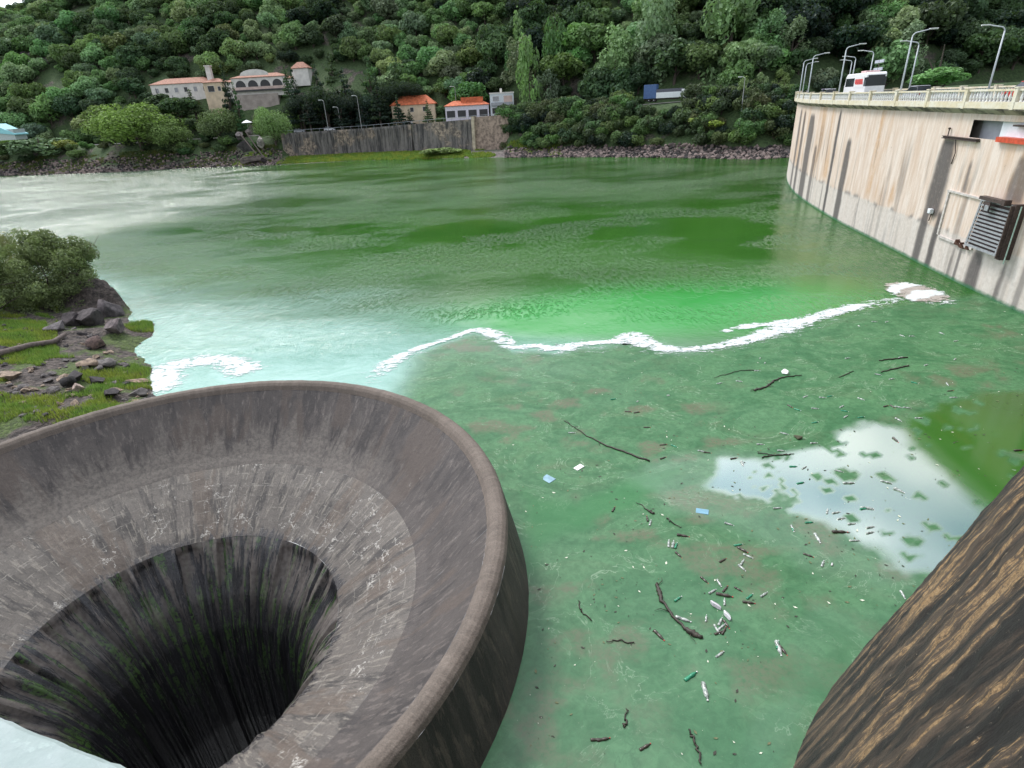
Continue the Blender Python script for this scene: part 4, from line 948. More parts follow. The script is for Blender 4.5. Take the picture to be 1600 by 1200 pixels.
# ------------------------------------------------------------------ buildings of the far shore
WALL = plain('white plaster', (.66, .63, .6), .85, .12, .5); CREAMW = plain('cream plaster', (.62, .5, .36), .85, .15, .5); PINK = plain('pinkish plaster', (.55, .42, .38), .85, .15, .5)
TILE = plain('red roof tiles', (.3, .14, .095), .8, .3, 1.5); ORG = plain('orange roof tiles', (.5, .13, .055), .8, .3, 1.2); DGL = plain('dark opening', (.03, .03, .035), .3, .2, 2)
SHUT = plain('grey shutter', (.3, .3, .32), .6)
OCC = []        # photo areas kept free of hillside trees in front
def house(root, px0, px1, pyt, pyb, Y, depth, wall, roof=None, rh=1.4, name='wall', over=.4, flat=False):
    a = at_y(px0, (pyt+pyb)/2, Y); b = at_y(px1, (pyt+pyb)/2, Y); t_ = at_y((px0+px1)/2, pyt, Y)[2]; bo = at_y((px0+px1)/2, pyb, Y)[2]
    OCC.append((px0-4, px1+4, pyt-8, pyb-2, Y))
    rz = root.location
    x0, x1, z0, z1 = a[0]-rz.x, b[0]-rz.x, bo-rz.z, t_-rz.z; y0 = Y-rz.y
    m = MB(); m.box(x0, x1, y0, y0+depth, z0-2.5, z1); w = m.build(name, wall, root)
    if roof:
        m = MB(); e = over
        if flat: m.box(x0-e*.5, x1+e*.5, y0-e*.5, y0+depth+e*.5, z1+.004, z1+.4)
        else:
            i = min(depth, x1-x0)*.38; V = [(x0-e, y0-e, z1), (x1+e, y0-e, z1), (x1+e, y0+depth+e, z1), (x0-e, y0+depth+e, z1), (x0+i, y0+depth/2, z1+rh), (x1-i, y0+depth/2, z1+rh)]
            V += [(x, y, z-.18) for x, y, z in V[:4]]
            m.add(V, [(0, 1, 5, 4), (1, 2, 5), (2, 3, 4, 5), (3, 0, 4), (6, 7, 1, 0), (7, 8, 2, 1), (8, 9, 3, 2), (9, 6, 0, 3), (9, 8, 7, 6)])
        m.build('roof', roof, root)
    return x0, x1, y0, z0, z1
def win(root, x, z, w, h, y, mat=DGL, frame=WALL, name='window'):
    m = MB(); m.box(x-w/2, x+w/2, y-.06, y+.02, z, z+h); o = m.build(name, mat, root)
    m = MB()
    for a in ((x-w/2-.1, x-w/2), (x+w/2, x+w/2+.1)): m.box(*a, y-.12, y+.02, z-.1, z+h+.1)
    m.box(x-w/2, x+w/2, y-.12, y+.02, z-.12, z-.001); m.box(x-w/2, x+w/2, y-.12, y+.02, z+h+.001, z+h+.1)
    m.build('frame', frame, o)
def arch(root, x, z, w, h, y, mat=DGL):
    m = MB(); P = [(x-w/2, z), (x+w/2, z)]+[(x+w/2*math.cos(t), z+h-w/2+w/2*math.sin(t)) for t in np.linspace(0, math.pi, 11)]
    m.prism(P, y-.05, y+.02); o = m.build('arch_opening', mat, root)
    m = MB(); pts = [(x+(w/2+.12)*math.cos(t), y-.04, z+h-w/2+(w/2+.12)*math.sin(t)) for t in np.linspace(0, math.pi, 11)]; m.tube(pts, .13, 5); m.build('arch_trim', WALL, o)
# villa, left wing
c0 = at_y(345, 180, 282)
villa = empty('villa', (c0[0], 282, float(terrain_z(c0[0], 282))), 0, 'long white villa with red tiled roofs, cream tower and arcade on the wooded slope', 'villa')
x0, x1, y0, z0, z1 = house(villa, 236, 330, 130, 150, 286, 12, WALL, TILE, 2.3, 'left_wing_wall')
for k in range(6): win(villa, x0+2.5+k*(x1-x0-5)/5, z1-3.4, 1.5, 1.8, y0, DGL if k % 2 else SHUT)
xt0, xt1, yt0, zt0, zt1 = house(villa, 322, 352, 128, 176, 279, 10, CREAMW, TILE, 1.6, 'tower_wall')
win(villa, (xt0+xt1)/2-1, zt1-3.6, 2.6, 2.2, yt0)
win(villa, (xt0+xt1)/2+2.5, zt1-3.4, 1.2, 1.6, yt0)
xc0, xc1, yc0, zc0, zc1 = house(villa, 362, 446, 120, 140, 280, 12, WALL, TILE, 1.6, 'arcade_wall')
for k in range(4): arch(villa, xc0+3.6+k*(xc1-xc0-7)/3, zc1-4.0, 4.2, 2.9, yc0)
m = MB(); m.box(xc0, xc1, yc0-1.2, yc0-.9, zc0+.1, zc0+1.15); m.build('terrace_parapet', PINK, villa)
m = MB(); m.box(xc0, xc1, yc0-1.3, yc0-.004, zc0-.5, zc0+.09); m.build('terrace_slab', DGL, villa)
house(villa, 370, 438, 147, 190, 279.4, 8, plain('grey beige render', (.36, .31, .28), .9, .2, .4), None, name='basement_wall')
cg = (xc0+xc1)/2-1
m = MB(); m.prism([(cg-6, zc1+.6)]+[(cg+6*math.cos(t), zc1+.8+2.1*math.sin(t)) for t in np.linspace(0, math.pi, 13)][::-1]+[(cg+6, zc1+.6)], yc0-.5, yc0-.1); m.build('gable_pediment', WALL, villa)
house(villa, 351, 364, 128, 150, 281, 10, WALL, TILE, 1.0, 'link_wall'); house(villa, 445, 458, 122, 146, 282, 8, WALL, TILE, 1.0, 'link_wall')
# villa chimney turret and end turret
tc_ = at_y(328, 118, 285)-np.array(villa.location); m = MB(); m.box(tc_[0]-1, tc_[0]+1, tc_[1]-1, tc_[1]+1, tc_[2]-4, tc_[2]+3.4); m.box(tc_[0]-1.3, tc_[0]+1.3, tc_[1]-1.3, tc_[1]+1.3, tc_[2]+3.403, tc_[2]+3.8); m.build('chimney', WALL, villa)
house(villa, 456, 482, 106, 124, 284, 6, WALL, TILE, 2.4, 'turret_wall')
ct = at_y(515, 120, 292)
out_ = empty('outbuilding', (ct[0], 292, float(terrain_z(ct[0], 292))), 0, 'small white building with an orange tiled roof half hidden by conifers beside the villa', 'building')
house(out_, 506, 530, 114, 124, 292, 7, WALL, TILE, 1.4, 'wall'); house(out_, 530, 556, 116, 126, 290, 7, CREAMW, ORG, 2.0, 'side_wall')
# orange roofed house
ct = at_y(648, 165, 252)
oh = empty('orange_roofed_house', (ct[0], 252, float(terrain_z(ct[0], 252))), 0, 'house with a bright orange tiled roof under the dark conifers', 'house')
h0, h1, hy, hz0, hz1 = house(oh, 612, 680, 163, 184, 252, 9, CREAMW, ORG, 3.2, 'wall')
for k in range(3): win(oh, h0+3+k*5, hz1-2.6, 1.3, 1.5, hy)
# white restaurant with dark openings
ct = at_y(735, 185, 239)
rs = empty('white_pavilion', (ct[0], 239, float(terrain_z(ct[0], 239))), 0, 'low white pavilion with large dark openings and red roof tiles above the retaining wall', 'building')
h0, h1, hy, hz0, hz1 = house(rs, 696, 764, 164, 188, 239, 8, plain('lilac white plaster', (.66, .63, .7), .8), ORG, 1.6, 'wall')
for k in range(4):
    w = (h1-h0)/4; m = MB(); m.box(h0+k*w+.5, h0+(k+1)*w-.5, hy-.05, hy+.02, hz1-4.2, hz1-1.7); o = m.build('opening', DGL, rs)
    m = MB(); m.box(h0+k*w+.5, h0+(k+1)*w-.5, hy-.12, hy-.06, hz1-4.3, hz1-4.05); m.build('sill', WALL, o)
m = MB(); m.box(h0+6, h1-2, hy+2, hy+6, hz1+.9, hz1+2.6); m.build('roof_lantern', ORG, rs)
ct = at_y(785, 170, 238)
th = empty('white_two_storey_house', (ct[0], 238, float(terrain_z(ct[0], 238))), 0, 'white two storey house with a pinkish panel beside the low pavilion', 'house')
h0, h1, hy, hz0, hz1 = house(th, 766, 803, 146, 180, 238, 8, plain('blue white plaster', (.6, .64, .68), .8), WALL, name='wall', flat=True)
m = MB(); m.box(h1-3.7, h1-.5, hy-.06, hy+.02, hz1-3.3, hz1-.8); m.build('pink_panel', PINK, th)
m = MB(); m.box(h0+.3, h1-.2, hy-1.0, hy-.004, hz1-3.9, hz1-3.7); m.box(h0+.3, h1-.2, hy-1.0, hy-.94, hz1-3.69, hz1-2.9); m.build('balcony', plain('blue grey painted wall', (.33, .34, .37)), th)
for k in range(3): win(th, h0+1.6+k*2.8, hz1-6.6, 1.9, 1.9, hy)
win(th, h0+2.2, hz1-2.4, 2.2, 1.5, hy, SHUT)
m = MB(); m.box(h0+3.8, h0+4.6, hy+2, hy+2.8, hz1+.41, hz1+1.7); m.build('chimney', WALL, th)
# turquoise roofed shed at the left edge
ct = at_y(10, 215, 262)
ts = empty('turquoise_roofed_shed', (ct[0], 262, float(terrain_z(ct[0], 262))), 0, 'open shed with a pale turquoise roof at the left edge of the far shore', 'shed')
a = at_y(-30, 200, 262)-np.array(ts.location); b = at_y(32, 206, 262)-np.array(ts.location)
m = MB(); m.prism([(a[0], a[2]-1), (a[0], a[2]-.6), ((a[0]+b[0])/2, a[2]+1.2), (b[0], b[2]-.6), (b[0], b[2]-1)], -3.5, 4); m.build('roof', plain('turquoise sheet', (.28, .62, .68), .5, .06), ts)
m = MB(); m.box(a[0]+.6, b[0]-.6, -3, 3.5, a[2]-5, a[2]-1.004); m.build('wall', plain('pale shed wall', (.45, .5, .5)), ts)
OCC.append((0, 34, 196, 212, 262))
# blue box truck and white cars on the road
def truck():
    c = at_y(1040, 143, 198); z = float(terrain_z(c[0], 198)); root = empty('box_truck', (c[0], 198, 14.0), -.5, 'box truck with a blue rear and white sides on the road above the far bank', 'truck')
    bl = plain('blue truck paint', (.06, .12, .28), .5); m = MB(); m.box(-6.5, -2.6, -1.25, 1.25, 1.0, 4.9); m.build('blue_body', bl, root, bevel=.05)
    m = MB(); m.box(-2.597, 5.0, -1.2, 1.2, 1.0, 2.6); m.build('white_body', WHITE, root, bevel=.05)
    m = MB(); m.box(-2.59, 5.0, -1.15, 1.15, 2.604, 3.5); m.build('tarpaulin', plain('dark tarpaulin', (.1, .1, .13)), root)
    m = MB(); m.box(5.1, 7.2, -1.15, 1.15, .7, 3.2); m.build('cab', WHITE, root, bevel=.1)
    m = MB(); m.box(7.1, 7.23, -.95, .95, 1.9, 2.8); m.build('windscreen', GLASS, root)
    m = MB(); m.box(-6.4, 6.9, -.5, .5, .55, .95); m.build('chassis', rust, root)
    for x in (-4.8, -3.2, 5.9):
        for y in (-1.05, 1.05): wheel(root, x, y, .5, .3)
    OCC.append((1000, 1082, 118, 152, 205))
truck()
def road_car(px, py, label, paint, yaw=.1):
    # walk along the road to the photo column
    best = min(range(len(ROAD)), key=lambda i: abs(float(to_px((ROAD[i][0], ROAD[i][1], float(road_z(ROAD[i][0]))))[0][0])-px))
    p = ROAD[best]; q = ROAD[min(best+1, len(ROAD)-1)]; o = ROAD[max(best-1, 0)]
    car('parked_car', label, (p[0], p[1], float(road_z(p[0]))+.13), math.atan2(q[1]-o[1], q[0]-o[0])+yaw, paint)
    OCC.append((px-14, px+14, py-10, py+6, p[1]))
road_car(520, 197, 'white car parked on the shore road before the dark conifers', WHITE)
road_car(282, 208, 'white car on the shore road right of the broad yellow green tree', WHITE)
road_car(466, 197, 'pale silver car on the shore road left of the parked white car', SILV)
road_car(636, 188, 'silver car on the shore road in front of the orange roofed house', SILV)
road_car(1245, 150, 'lilac car where the shore road meets the dam', LAV)

# retaining wall along the shore road
def retaining():
    root = empty('retaining_wall', (0, 0, 0), 0, 'long stained stone retaining wall carrying the shore road', 'wall')
    xs = np.arange(-82, 4.1, .5); P = []
    for x in xs:
        ys = np.linspace(200, 270, 1400); d = seg_dist(np.full(1400, x), ys, SHORE); P.append((x, ys[np.argmin(abs(d-12.4))]))
    P = np.array(P)
    for _ in range(20): P[1:-1] = (P[:-2]+2*P[1:-1]+P[2:])/4
    T = np.gradient(P, axis=0); T /= np.linalg.norm(T, axis=1)[:, None]; N = np.c_[T[:, 1], -T[:, 0]]
    t = NT('stained stone wall'); v = t.vec('Object'); a = t.noise(t.vec('Object', (.9, .9, .12)), 1, 6, .7); b = t.noise(v, 1.1, 5, .7)
    br = t.noise(v, .1, 3, .6)
    c = t.mix(t.rng(a, .36, .6), (.035, .034, .036), (.185, .17, .16)); c = t.mix(t.math('MULTIPLY', t.rng(b, .5, .7), .6), c, (.06, .055, .05)); c = t.mix(t.rng(br, .5, .6), c, t.mix(t.rng(b, .4, .6), (.1, .085, .075), (.36, .29, .23)))
    t.bsdf(Base_Color=c, Roughness=.9, Normal=t.bump(b, .6, .1)); wm = t.m
    def sweep(i0, i1, prof, mat, name, dz=lambda x: 0):
        V = []; F = []; k = len(prof)
        for i in range(i0, i1):
            for n, z in prof:
                zz = z if z < 2 else road_z(P[i, 0])+z-10; q = P[i]+N[i]*n; V.append((q[0], q[1], zz))
        for i in range(i1-i0-1):
            for j in range(k): F.append((i*k+j, (i+1)*k+j, (i+1)*k+(j+1) % k, i*k+(j+1) % k))
        F.append(tuple(range(k))); F.append(tuple((i1-i0-1)*k+j for j in range(k))[::-1])
        m = MB(); m.add(V, F); return m.build(name, mat, root)
    n = len(P); xp = to_px(np.c_[P, np.full(n, 3.)])[0]; i1 = int(np.argmin(abs(xp-646))); i2 = int(np.argmin(abs(xp-744)))
    sweep(0, i1+1, [(.9, -.5), (.3, 10.6), (-.4, 10.6), (-.4, -.5)], wm, 'ribbed_section'); sweep(i1+1, i2, [(.7, -.5), (.25, 10.5), (-.4, 10.5), (-.4, -.5)], wm, 'stone_section')
    sweep(i2+1, n, [(1.1, -.5), (.5, 11.0), (-.4, 11.0), (-.4, -.5)], plain('pale brown stone', (.27, .205, .165), .9, .45, 1.), 'brown_section')
    sweep(i2-1, i2+2, [(1.8, -.5), (1.3, 11.3), (-.5, 11.3), (-.5, -.5)], plain('cream stone', (.42, .36, .27), .9, .25, 1.), 'corner_buttress')
    for i in range(2, i1, 3):
        q = P[i]+N[i]*.6; m = MB(); h = float(road_z(P[i, 0])); m.box(q[0]-.15, q[0]+.15, q[1]-.18, q[1]+.3, 0, h); m.build('rib', wm, root)
    rail = plain('grey metal railing', (.25, .28, .32), .6, .1, 3)
    m = MB(); m.tube([(P[i, 0], P[i, 1], float(road_z(P[i, 0]))+1.5) for i in range(0, n, 4)], .05, 5); m.build('railing', rail, root)
    for i in range(0, n, 6):
        h = float(road_z(P[i, 0])); m = MB(); m.tube([(P[i, 0], P[i, 1], h+.5), (P[i, 0], P[i, 1], h+1.5)], .05, 5); m.build('railing_post', rail, root)
retaining()

# street lamps and poles on the shore road
def shore_pole(px, pyt, pyb, Y, label, head=True):
    a = at_y(px, pyb, Y); b = at_y(px, pyt, Y); z0 = float(terrain_z(a[0], Y)); root = empty('lamp_pole', (a[0], Y, z0), 0, label, 'pole', 'slim lamp poles along the far shore road')
    h = b[2]-z0; m = MB(); m.tube([(0, 0, 0), (0, 0, h*.5), (0, 0, h)], [.14, .11, .09], 6); m.build('pole', plain('grey pole', (.32, .32, .32), .7), root)
    m = MB(); m.tube([(0, 0, h-.1), (-.5, -.1, h+.25), (-1.1, -.2, h+.3)], .07, 5); m.box(-1.9, -1.0, -.35, -.05, h+.2, h+.4); m.build('lamp_head', plain('lamp head', (.72, .74, .74)), root)
shore_pole(512, 157, 196, 246, 'slim lamp pole beside the parked white car')
shore_pole(564, 150, 193, 246, 'slim lamp pole midway between the white car and the orange roof')
shore_pole(532, 168, 194, 250, 'short thin pole just behind the parked white car')
shore_pole(713, 136, 165, 243, 'lamp pole rising over the low white pavilion')
shore_pole(861, 120, 185, 236, 'lamp pole among the feathery trees right of the white house')
shore_pole(1157, 122, 186, 172, 'pale lamp pole among the shrubs near the dam end')

# ------------------------------------------------------------------ wooded hillside
def hillside_trees():
    g = np.random.default_rng(11); pts = []
    sp = 5.5
    for x in np.arange(-430, 430, sp):
        for y in np.arange(165, 560, sp):
            pts.append((x+g.uniform(-.48, .48)*sp, y+g.uniform(-.48, .48)*sp))
    P = np.array(pts); d = seg_dist(P[:, 0], P[:, 1], SHORE); m = (d > 35) & (d < 230); P = P[m]; d = d[m]
    rock = fbm(P[:, 0]/22, P[:, 1]/22, 91, 3)
    z = terrain_z(P[:, 0], P[:, 1]); px, py = to_px(np.c_[P, z+4])
    bald = (((px-75)/38)**2+((py-125)/26)**2 < 1) | (((px-128)/30)**2+((py-16)/18)**2 < 1) | (((px-1440)/50)**2+((py-72)/24)**2 < .8) | (((px-1120)/40)**2+((py-135)/10)**2 < 1)
    m = ~bald & ~((rock > .74)) ; P, d, z, px, py = P[m], d[m], z[m], px[m], py[m]
    r = (2.5+5.2*g.random(len(P))**2)*np.where(px > 800, 1.12, 1.)*np.where(d < 60, 1.05, 1)
    keep = np.ones(len(P), bool)
    rp = r*1000/P[:, 1]
    for (a, b, t, bo, Y) in OCC:
        keep &= ~((px > a-rp) & (px < b+rp) & (py+rp*1.0 > t) & (py-rp < bo+6) & (P[:, 1] < Y+9))
    keep &= ~((np.hypot((P[:, 0]-villa.location.x)/30, (P[:, 1]-286)/9) < 1))
    P, d, z, r, px, py = P[keep], d[keep], z[keep], r[keep], px[keep], py[keep]
    invis = (z > 16+np.hypot(P[:, 0], P[:, 1])*np.tan(math.radians(12)))    # only seen mirrored in the lake: thin out
    k2 = ~invis | (g.random(len(P)) < .75); P, d, z, r, px, py = P[k2], d[k2], z[k2], r[k2], px[k2], py[k2]
    vis = (px > -10) & (px < 1610) & (py > -15) & (py < 240)
    dist = np.hypot(P[:, 0], P[:, 1]); order = np.argsort(np.where(vis, dist/r, 1e6)); ind = set(order[:290].tolist())
    tonepatch = fbm(P[:, 0]/26, P[:, 1]/26, 95, 3)
    cols = []
    for i in range(len(P)):
        q = tonepatch[i]+g.uniform(-.17, .17)+(.07 if px[i] < 480 else 0)
        c = 'dark' if q < .46 else 'mid' if q < .56 else 'grey' if q < .62 else 'light'
        if c == 'light' and g.random() < .4: c = 'pale'
        if px[i] > 1230 and q < .5: c = 'black' if g.random() < .4 else 'dark'
        if 420 < px[i] < 1000 and q < .45: c = 'black' if g.random() < .55 else 'dark'
        cols.append(c)
    words = dict(dark='dark green', mid='mid green', grey='grey green', light='light green', pale='pale green', black='blackish green')
    rest = []
    for i in range(len(P)):
        if i in ind:
            reg = 'left hillside above the villa' if px[i] < 450 else 'middle hillside above the far road' if px[i] < 830 else 'slope between the feathery trees and the dam' if px[i] < 1230 else 'hillside beyond the dam road'
            tree('willow' if px[i] > 700 and cols[i] in ('light', 'pale', 'grey') and g.random() < .55 else 'round', P[i, 0], P[i, 1], z[i]+r[i]*.75, r[i], r[i]*g.uniform(.85, 1.1), cols[i], f'{words[cols[i]]} leafy tree on the {reg}', f'{words[cols[i]]} trees on the {reg}')
        else: rest.append(i)
    # the remaining wood: one object
    me = bpy.data.meshes.new('forest'); me.vertices.add(len(rest)); co = np.c_[P[rest], z[rest]+r[rest]*.7].astype(np.float32); me.vertices.foreach_set('co', co.ravel())
    pick = np.array([dict(dark=0, mid=1, grey=2, light=3, pale=4, black=5)[cols[i]] for i in rest])
    for nme, arr in (('pick', pick.astype(np.float32)), ('size', r[rest].astype(np.float32)), ('turn', (g.random(len(rest))*6.28).astype(np.float32))):
        a = me.attributes.new(nme, 'FLOAT', 'POINT'); a.data.foreach_set('value', arr)
    a = me.attributes.new('tint', 'FLOAT_VECTOR', 'POINT'); a.data.foreach_set('vector', np.array([np.array(TCOL[cols[i]])*g.uniform(.85, 1.15) for i in rest], np.float32).ravel())
    me.update(); fo = link('forest', me); tag(fo, 'dense green wood covering the steep hillside above the lake', 'forest', kind='stuff')
    ng = bpy.data.node_groups.new('forest scatter', 'GeometryNodeTree'); ng.interface.new_socket('Geometry', in_out='INPUT', socket_type='NodeSocketGeometry'); ng.interface.new_socket('Geometry', in_out='OUTPUT', socket_type='NodeSocketGeometry')
    N_ = ng.nodes; gi = N_.new('NodeGroupInput'); go = N_.new('NodeGroupOutput'); jn = N_.new('GeometryNodeJoinGeometry')
    def at(n): q = N_.new('GeometryNodeInputNamedAttribute'); q.data_type = 'FLOAT'; q.inputs[0].default_value = n; return q.outputs[0]
    pk, sz, tu = at('pick'), at('size'), at('turn'); cz = N_.new('ShaderNodeCombineXYZ'); ng.links.new(tu, cz.inputs[2])
    sv = N_.new('ShaderNodeCombineXYZ')
    for q in range(3): ng.links.new(sz, sv.inputs[q])
    for k, cn in enumerate(('dark', 'mid', 'grey', 'light', 'pale', 'black')):
        src = None
        for o in COL.objects:
            if o.type == 'EMPTY' and o.name.startswith('broadleaf_tree') and words[cn] in o.get('label', '') and 'leafy tree on the' in o.get('label', ''): src = [c for c in o.children if c.name.startswith('crown')][0]; 
            if src and src.data == ME['round', k]: break
        if src is None: continue
        oi = N_.new('GeometryNodeObjectInfo'); oi.inputs[0].default_value = src; oi.inputs['As Instance'].default_value = True; oi.transform_space = 'ORIGINAL'
        cmp = N_.new('FunctionNodeCompare'); cmp.data_type = 'FLOAT'; cmp.operation = 'EQUAL'; cmp.inputs['Epsilon'].default_value = .1
        ng.links.new(pk, cmp.inputs[0]); cmp.inputs[1].default_value = float(k)
        ip = N_.new('GeometryNodeInstanceOnPoints'); ng.links.new(gi.outputs[0], ip.inputs['Points']); ng.links.new(cmp.outputs[0], ip.inputs['Selection']); ng.links.new(oi.outputs['Geometry'], ip.inputs['Instance'])
        ng.links.new(cz.outputs[0], ip.inputs['Rotation']); ng.links.new(sv.outputs[0], ip.inputs['Scale']); ng.links.new(ip.outputs[0], jn.inputs[0])
    ng.links.new(jn.outputs[0], go.inputs[0]); md = fo.modifiers.new('scatter', 'NODES'); md.node_group = ng
    print('hill trees', len(P), 'individual', len(ind))
hillside_trees()
for k, (px, py, rx, ry) in enumerate([(470, 168, 26, 24), (508, 160, 30, 32), (546, 164, 30, 28), (584, 166, 26, 26), (612, 150, 24, 26), (640, 142, 22, 20)]):
    c = at_y(px, py, 257); tree('broad', c[0], c[1], c[2], rx*.27, ry*.24, 'black', 'black green broad tree, %s from the left, in the dark stand behind the shore road' % ['first', 'second', 'third', 'fourth', 'fifth', 'sixth'][k])
for k, (px, py, rx, ry, Y) in enumerate([(250, 158, 16, 9, 276), (276, 157, 15, 9, 275), (302, 160, 14, 9, 274), (318, 178, 12, 10, 268), (378, 196, 14, 9, 262), (402, 192, 14, 9, 262), (446, 178, 13, 12, 262), (300, 186, 16, 10, 258), (282, 178, 16, 10, 262), (600, 186, 10, 9, 247), (688, 187, 8, 7, 242), (458, 186, 12, 9, 255), (232, 150, 14, 10, 280), (585, 186, 10, 8, 250), (560, 186, 12, 8, 250), (490, 186, 12, 8, 250), (310, 198, 12, 8, 250), (386, 208, 8, 6, 244)]):
    ptree('shrub', px, py, rx, ry, Y, ['dark', 'mid', 'olive'][k % 3], 'low %s shrub filling the garden below the villa and the orange roofed house' % ['dark green', 'mid green', 'olive'][k % 3], '%s garden shrubs' % ['dark green', 'mid green', 'olive'][k % 3])

# ------------------------------------------------------------------ rocks
def rock_mesh(seed, n=3, rough=.35):
    import bmesh
    bm = bmesh.new(); bmesh.ops.create_icosphere(bm, subdivisions=n, radius=1)
    g = np.random.default_rng(seed); pl = g.normal(0, 1, (13, 3)); pl /= np.linalg.norm(pl, axis=1)[:, None]; h = g.uniform(.42, .78, 13)
    for v in bm.verts:
        p = np.array(v.co)
        for a, b in zip(pl, h):
            q = p@a
            if q > b: p = p-a*(q-b)
        p *= 1+rough*.25*(float(fbm(p[0]*2.5+9, p[1]*2.5+p[2]*2+9, seed, 3))-.5); v.co = Vector(p)
    me = bpy.data.meshes.new('rock'); bm.to_mesh(me); bm.free(); return me
t = NT('rock'); v = t.vec('Object'); oi = t.n('ShaderNodeObjectInfo'); a = t.noise(v, 2.2, 6, .7); b = t.noise(v, 9, 4, .7)
c = t.mix(t.rng(a, .35, .65), (.35, .33, .33), (1.1, 1.05, 1.0)); c = t.mix(1., c, oi.outputs['Color'], 'MULTIPLY')
t.bsdf(Base_Color=c, Roughness=.9, Normal=t.bump(b, .6, .08)); ROCK = t.m
RM = [rock_mesh(400+k) for k in range(6)]
for q in RM: q.materials.append(ROCK)
def rock(x, y, z, sx, sy, sz, col, label, group=None, k=0, name='rock', rz=None):
    o = link(name, RM[k % 6]); o.location = (x, y, z); o.scale = (sx, sy, sz); o.rotation_euler = (random.uniform(-.3, .3), random.uniform(-.3, .3), random.uniform(0, 6) if rz is None else rz)
    o.color = (*col, 1); return tag(o, label, 'rock', group)
def bz(x, y): return float(bank_z(np.array([x]), np.array([y]))[0])
# outcrop under the bush (near bank)
for k, (px, py, s, lab) in enumerate([(168, 478, 1.5, 'tall dark rock at the foot of the bush on the water edge'), (140, 500, 1.3, 'dark cracked rock below the bush, left of the tall one'), (178, 510, 1.1, 'purplish grey rock just above the grassy spit'),
        (112, 505, 1.1, 'shaded rock under the middle of the bush'), (150, 530, .9, 'low reddish rock in the middle of the bank'), (90, 520, .9, 'grey rock at the edge of the upper grass patch')]):
    p = at_z(px, py, 1.2); rock(p[0], p[1], bz(p[0], p[1])+.25*s, s*1.1, s*.9, s*.9, [(.13, .115, .125), (.085, .075, .08), (.16, .135, .14), (.07, .06, .065), (.17, .12, .11), (.15, .14, .15)][k], lab, None, k)
g = np.random.default_rng(31); cnt = 0
while cnt < 170:
    px = g.uniform(0, 245); py = g.uniform(520, 670); p = at_z(px, py, .8); x, y = p[0], p[1]
    if poly_sd(np.array([x]), np.array([y]), BANK)[0] < -.3 or np.hypot(x-SPC[0], y-SPC[1]) < 14.4: continue
    grassy = fbm(x/2.4, y/2.4, 121, 3) > .5
    if grassy and g.random() < .7: continue
    s = g.uniform(.10, .34)*(1+1.2*(g.random() < .12)); tone = g.choice(['dark', 'grey', 'tan']); colr = dict(dark=(.05, .045, .048), grey=(.16, .15, .15), tan=(.33, .26, .2))[tone]
    z = bz(x, y); side = 'shore' if px > 170 else 'grassy'
    rock(x, y, z+s*.15, s*1.3, s, s*.65, colr, f'{tone} loose stone on the {side} part of the near bank', f'{tone} loose stones on the {side} part of the near bank', cnt); cnt += 1
p = at_z(213, 592, .5); rock(p[0], p[1], bz(p[0], p[1])+.1, .8, .4, .3, (.38, .28, .22), 'flat tan stone near the tip of the near bank', None, 2)
p = at_z(128, 622, .5); rock(p[0], p[1], bz(p[0], p[1])+.2, .42, .36, .42, (.5, .4, .36), 'pale pinkish stone among the grass beside the spillway', None, 3)
p = at_z(118, 612, .5); rock(p[0], p[1], bz(p[0], p[1])+.2, .8, .5, .45, (.03, .028, .03), 'black boulder behind the pale pinkish stone', None, 4)
p = at_z(155, 602, .5); rock(p[0], p[1], bz(p[0], p[1])+.2, .75, .5, .4, (.05, .045, .05), 'black boulder in the lower grass right of the middle', None, 5)
p = at_y(72, 128, 338)
for k, (dx, dz, sx) in enumerate(((0, 0, 9), (-7, 4, 7), (6, -5, 8))):
    x_, y_ = p[0]+dx, 338+dz*.8; rock(x_, y_, float(terrain_z(x_, y_))-.5, sx, 5, 5.5, (.13, .115, .125), ['largest purplish grey cliff rock in the clearing of the left hillside', 'upper left purplish grey cliff rock in the clearing of the left hillside', 'lower right purplish grey cliff rock in the clearing of the left hillside'][k], None, k)
# driftwood log lying across the bank
m = MB(); P_ = [at_z(*q) for q in ((-10, 600), (20, 590), (60, 572), (95, 560), (112, 548))]
m.tube([(q[0], q[1], bz(q[0], q[1])+.28) for q in P_], [.28, .26, .22, .2, .14], 8); tag(m.build('log', plain('grey driftwood', (.12, .095, .085), .9, .3, 5), smooth=True), 'long dark log lying across the grass of the near bank', 'log')

# boulder mound, kiosk parasol, person at the far shore
yb = 229
for k, (px, py, rx, ry, col, lab) in enumerate([(403, 222, 8.5, 11.5, (.36, .34, .33), 'pale upright boulder on the mound at the far shore'), (380, 232, 14, 14, (.06, .055, .06), 'big dark rock left of the pale upright boulder'),
        (392, 250, 22, 10, (.16, .14, .13), 'broad low rock at the foot of the far mound'), (372, 214, 9, 9, (.10, .09, .095), 'dark rock at the top of the far mound'), (411, 252, 5, 9, (.03, .025, .027), 'narrow black rock at the waterline below the pale boulder'), (385, 206, 7, 8, (.2, .18, .18), 'grey rock under the white parasol')]):
    p = at_y(px, py, yb+(k == 0)*-1.5); rock(p[0], p[1]+2.0, p[2], rx*yb/1000, 2.2, ry*yb/1100, col, lab, None, k, rz=0)
t_ = empty('parasol', tuple(at_y(388, 201, 232)), 0, 'white parasol standing on top of the boulder mound', 'parasol')
m = MB(); m.tube([(0, 0, -.5), (0, 0, 2.6)], .05, 6); m.build('pole', plain('grey pole', (.32, .32, .32)), t_)
m = MB(); m.lathe([(2.0, 2.0), (1.0, 2.5), (.05, 2.9), (.04, 2.85)], 8); m.build('canopy', plain('white canvas', (.8, .8, .82), .8, .05), t_)
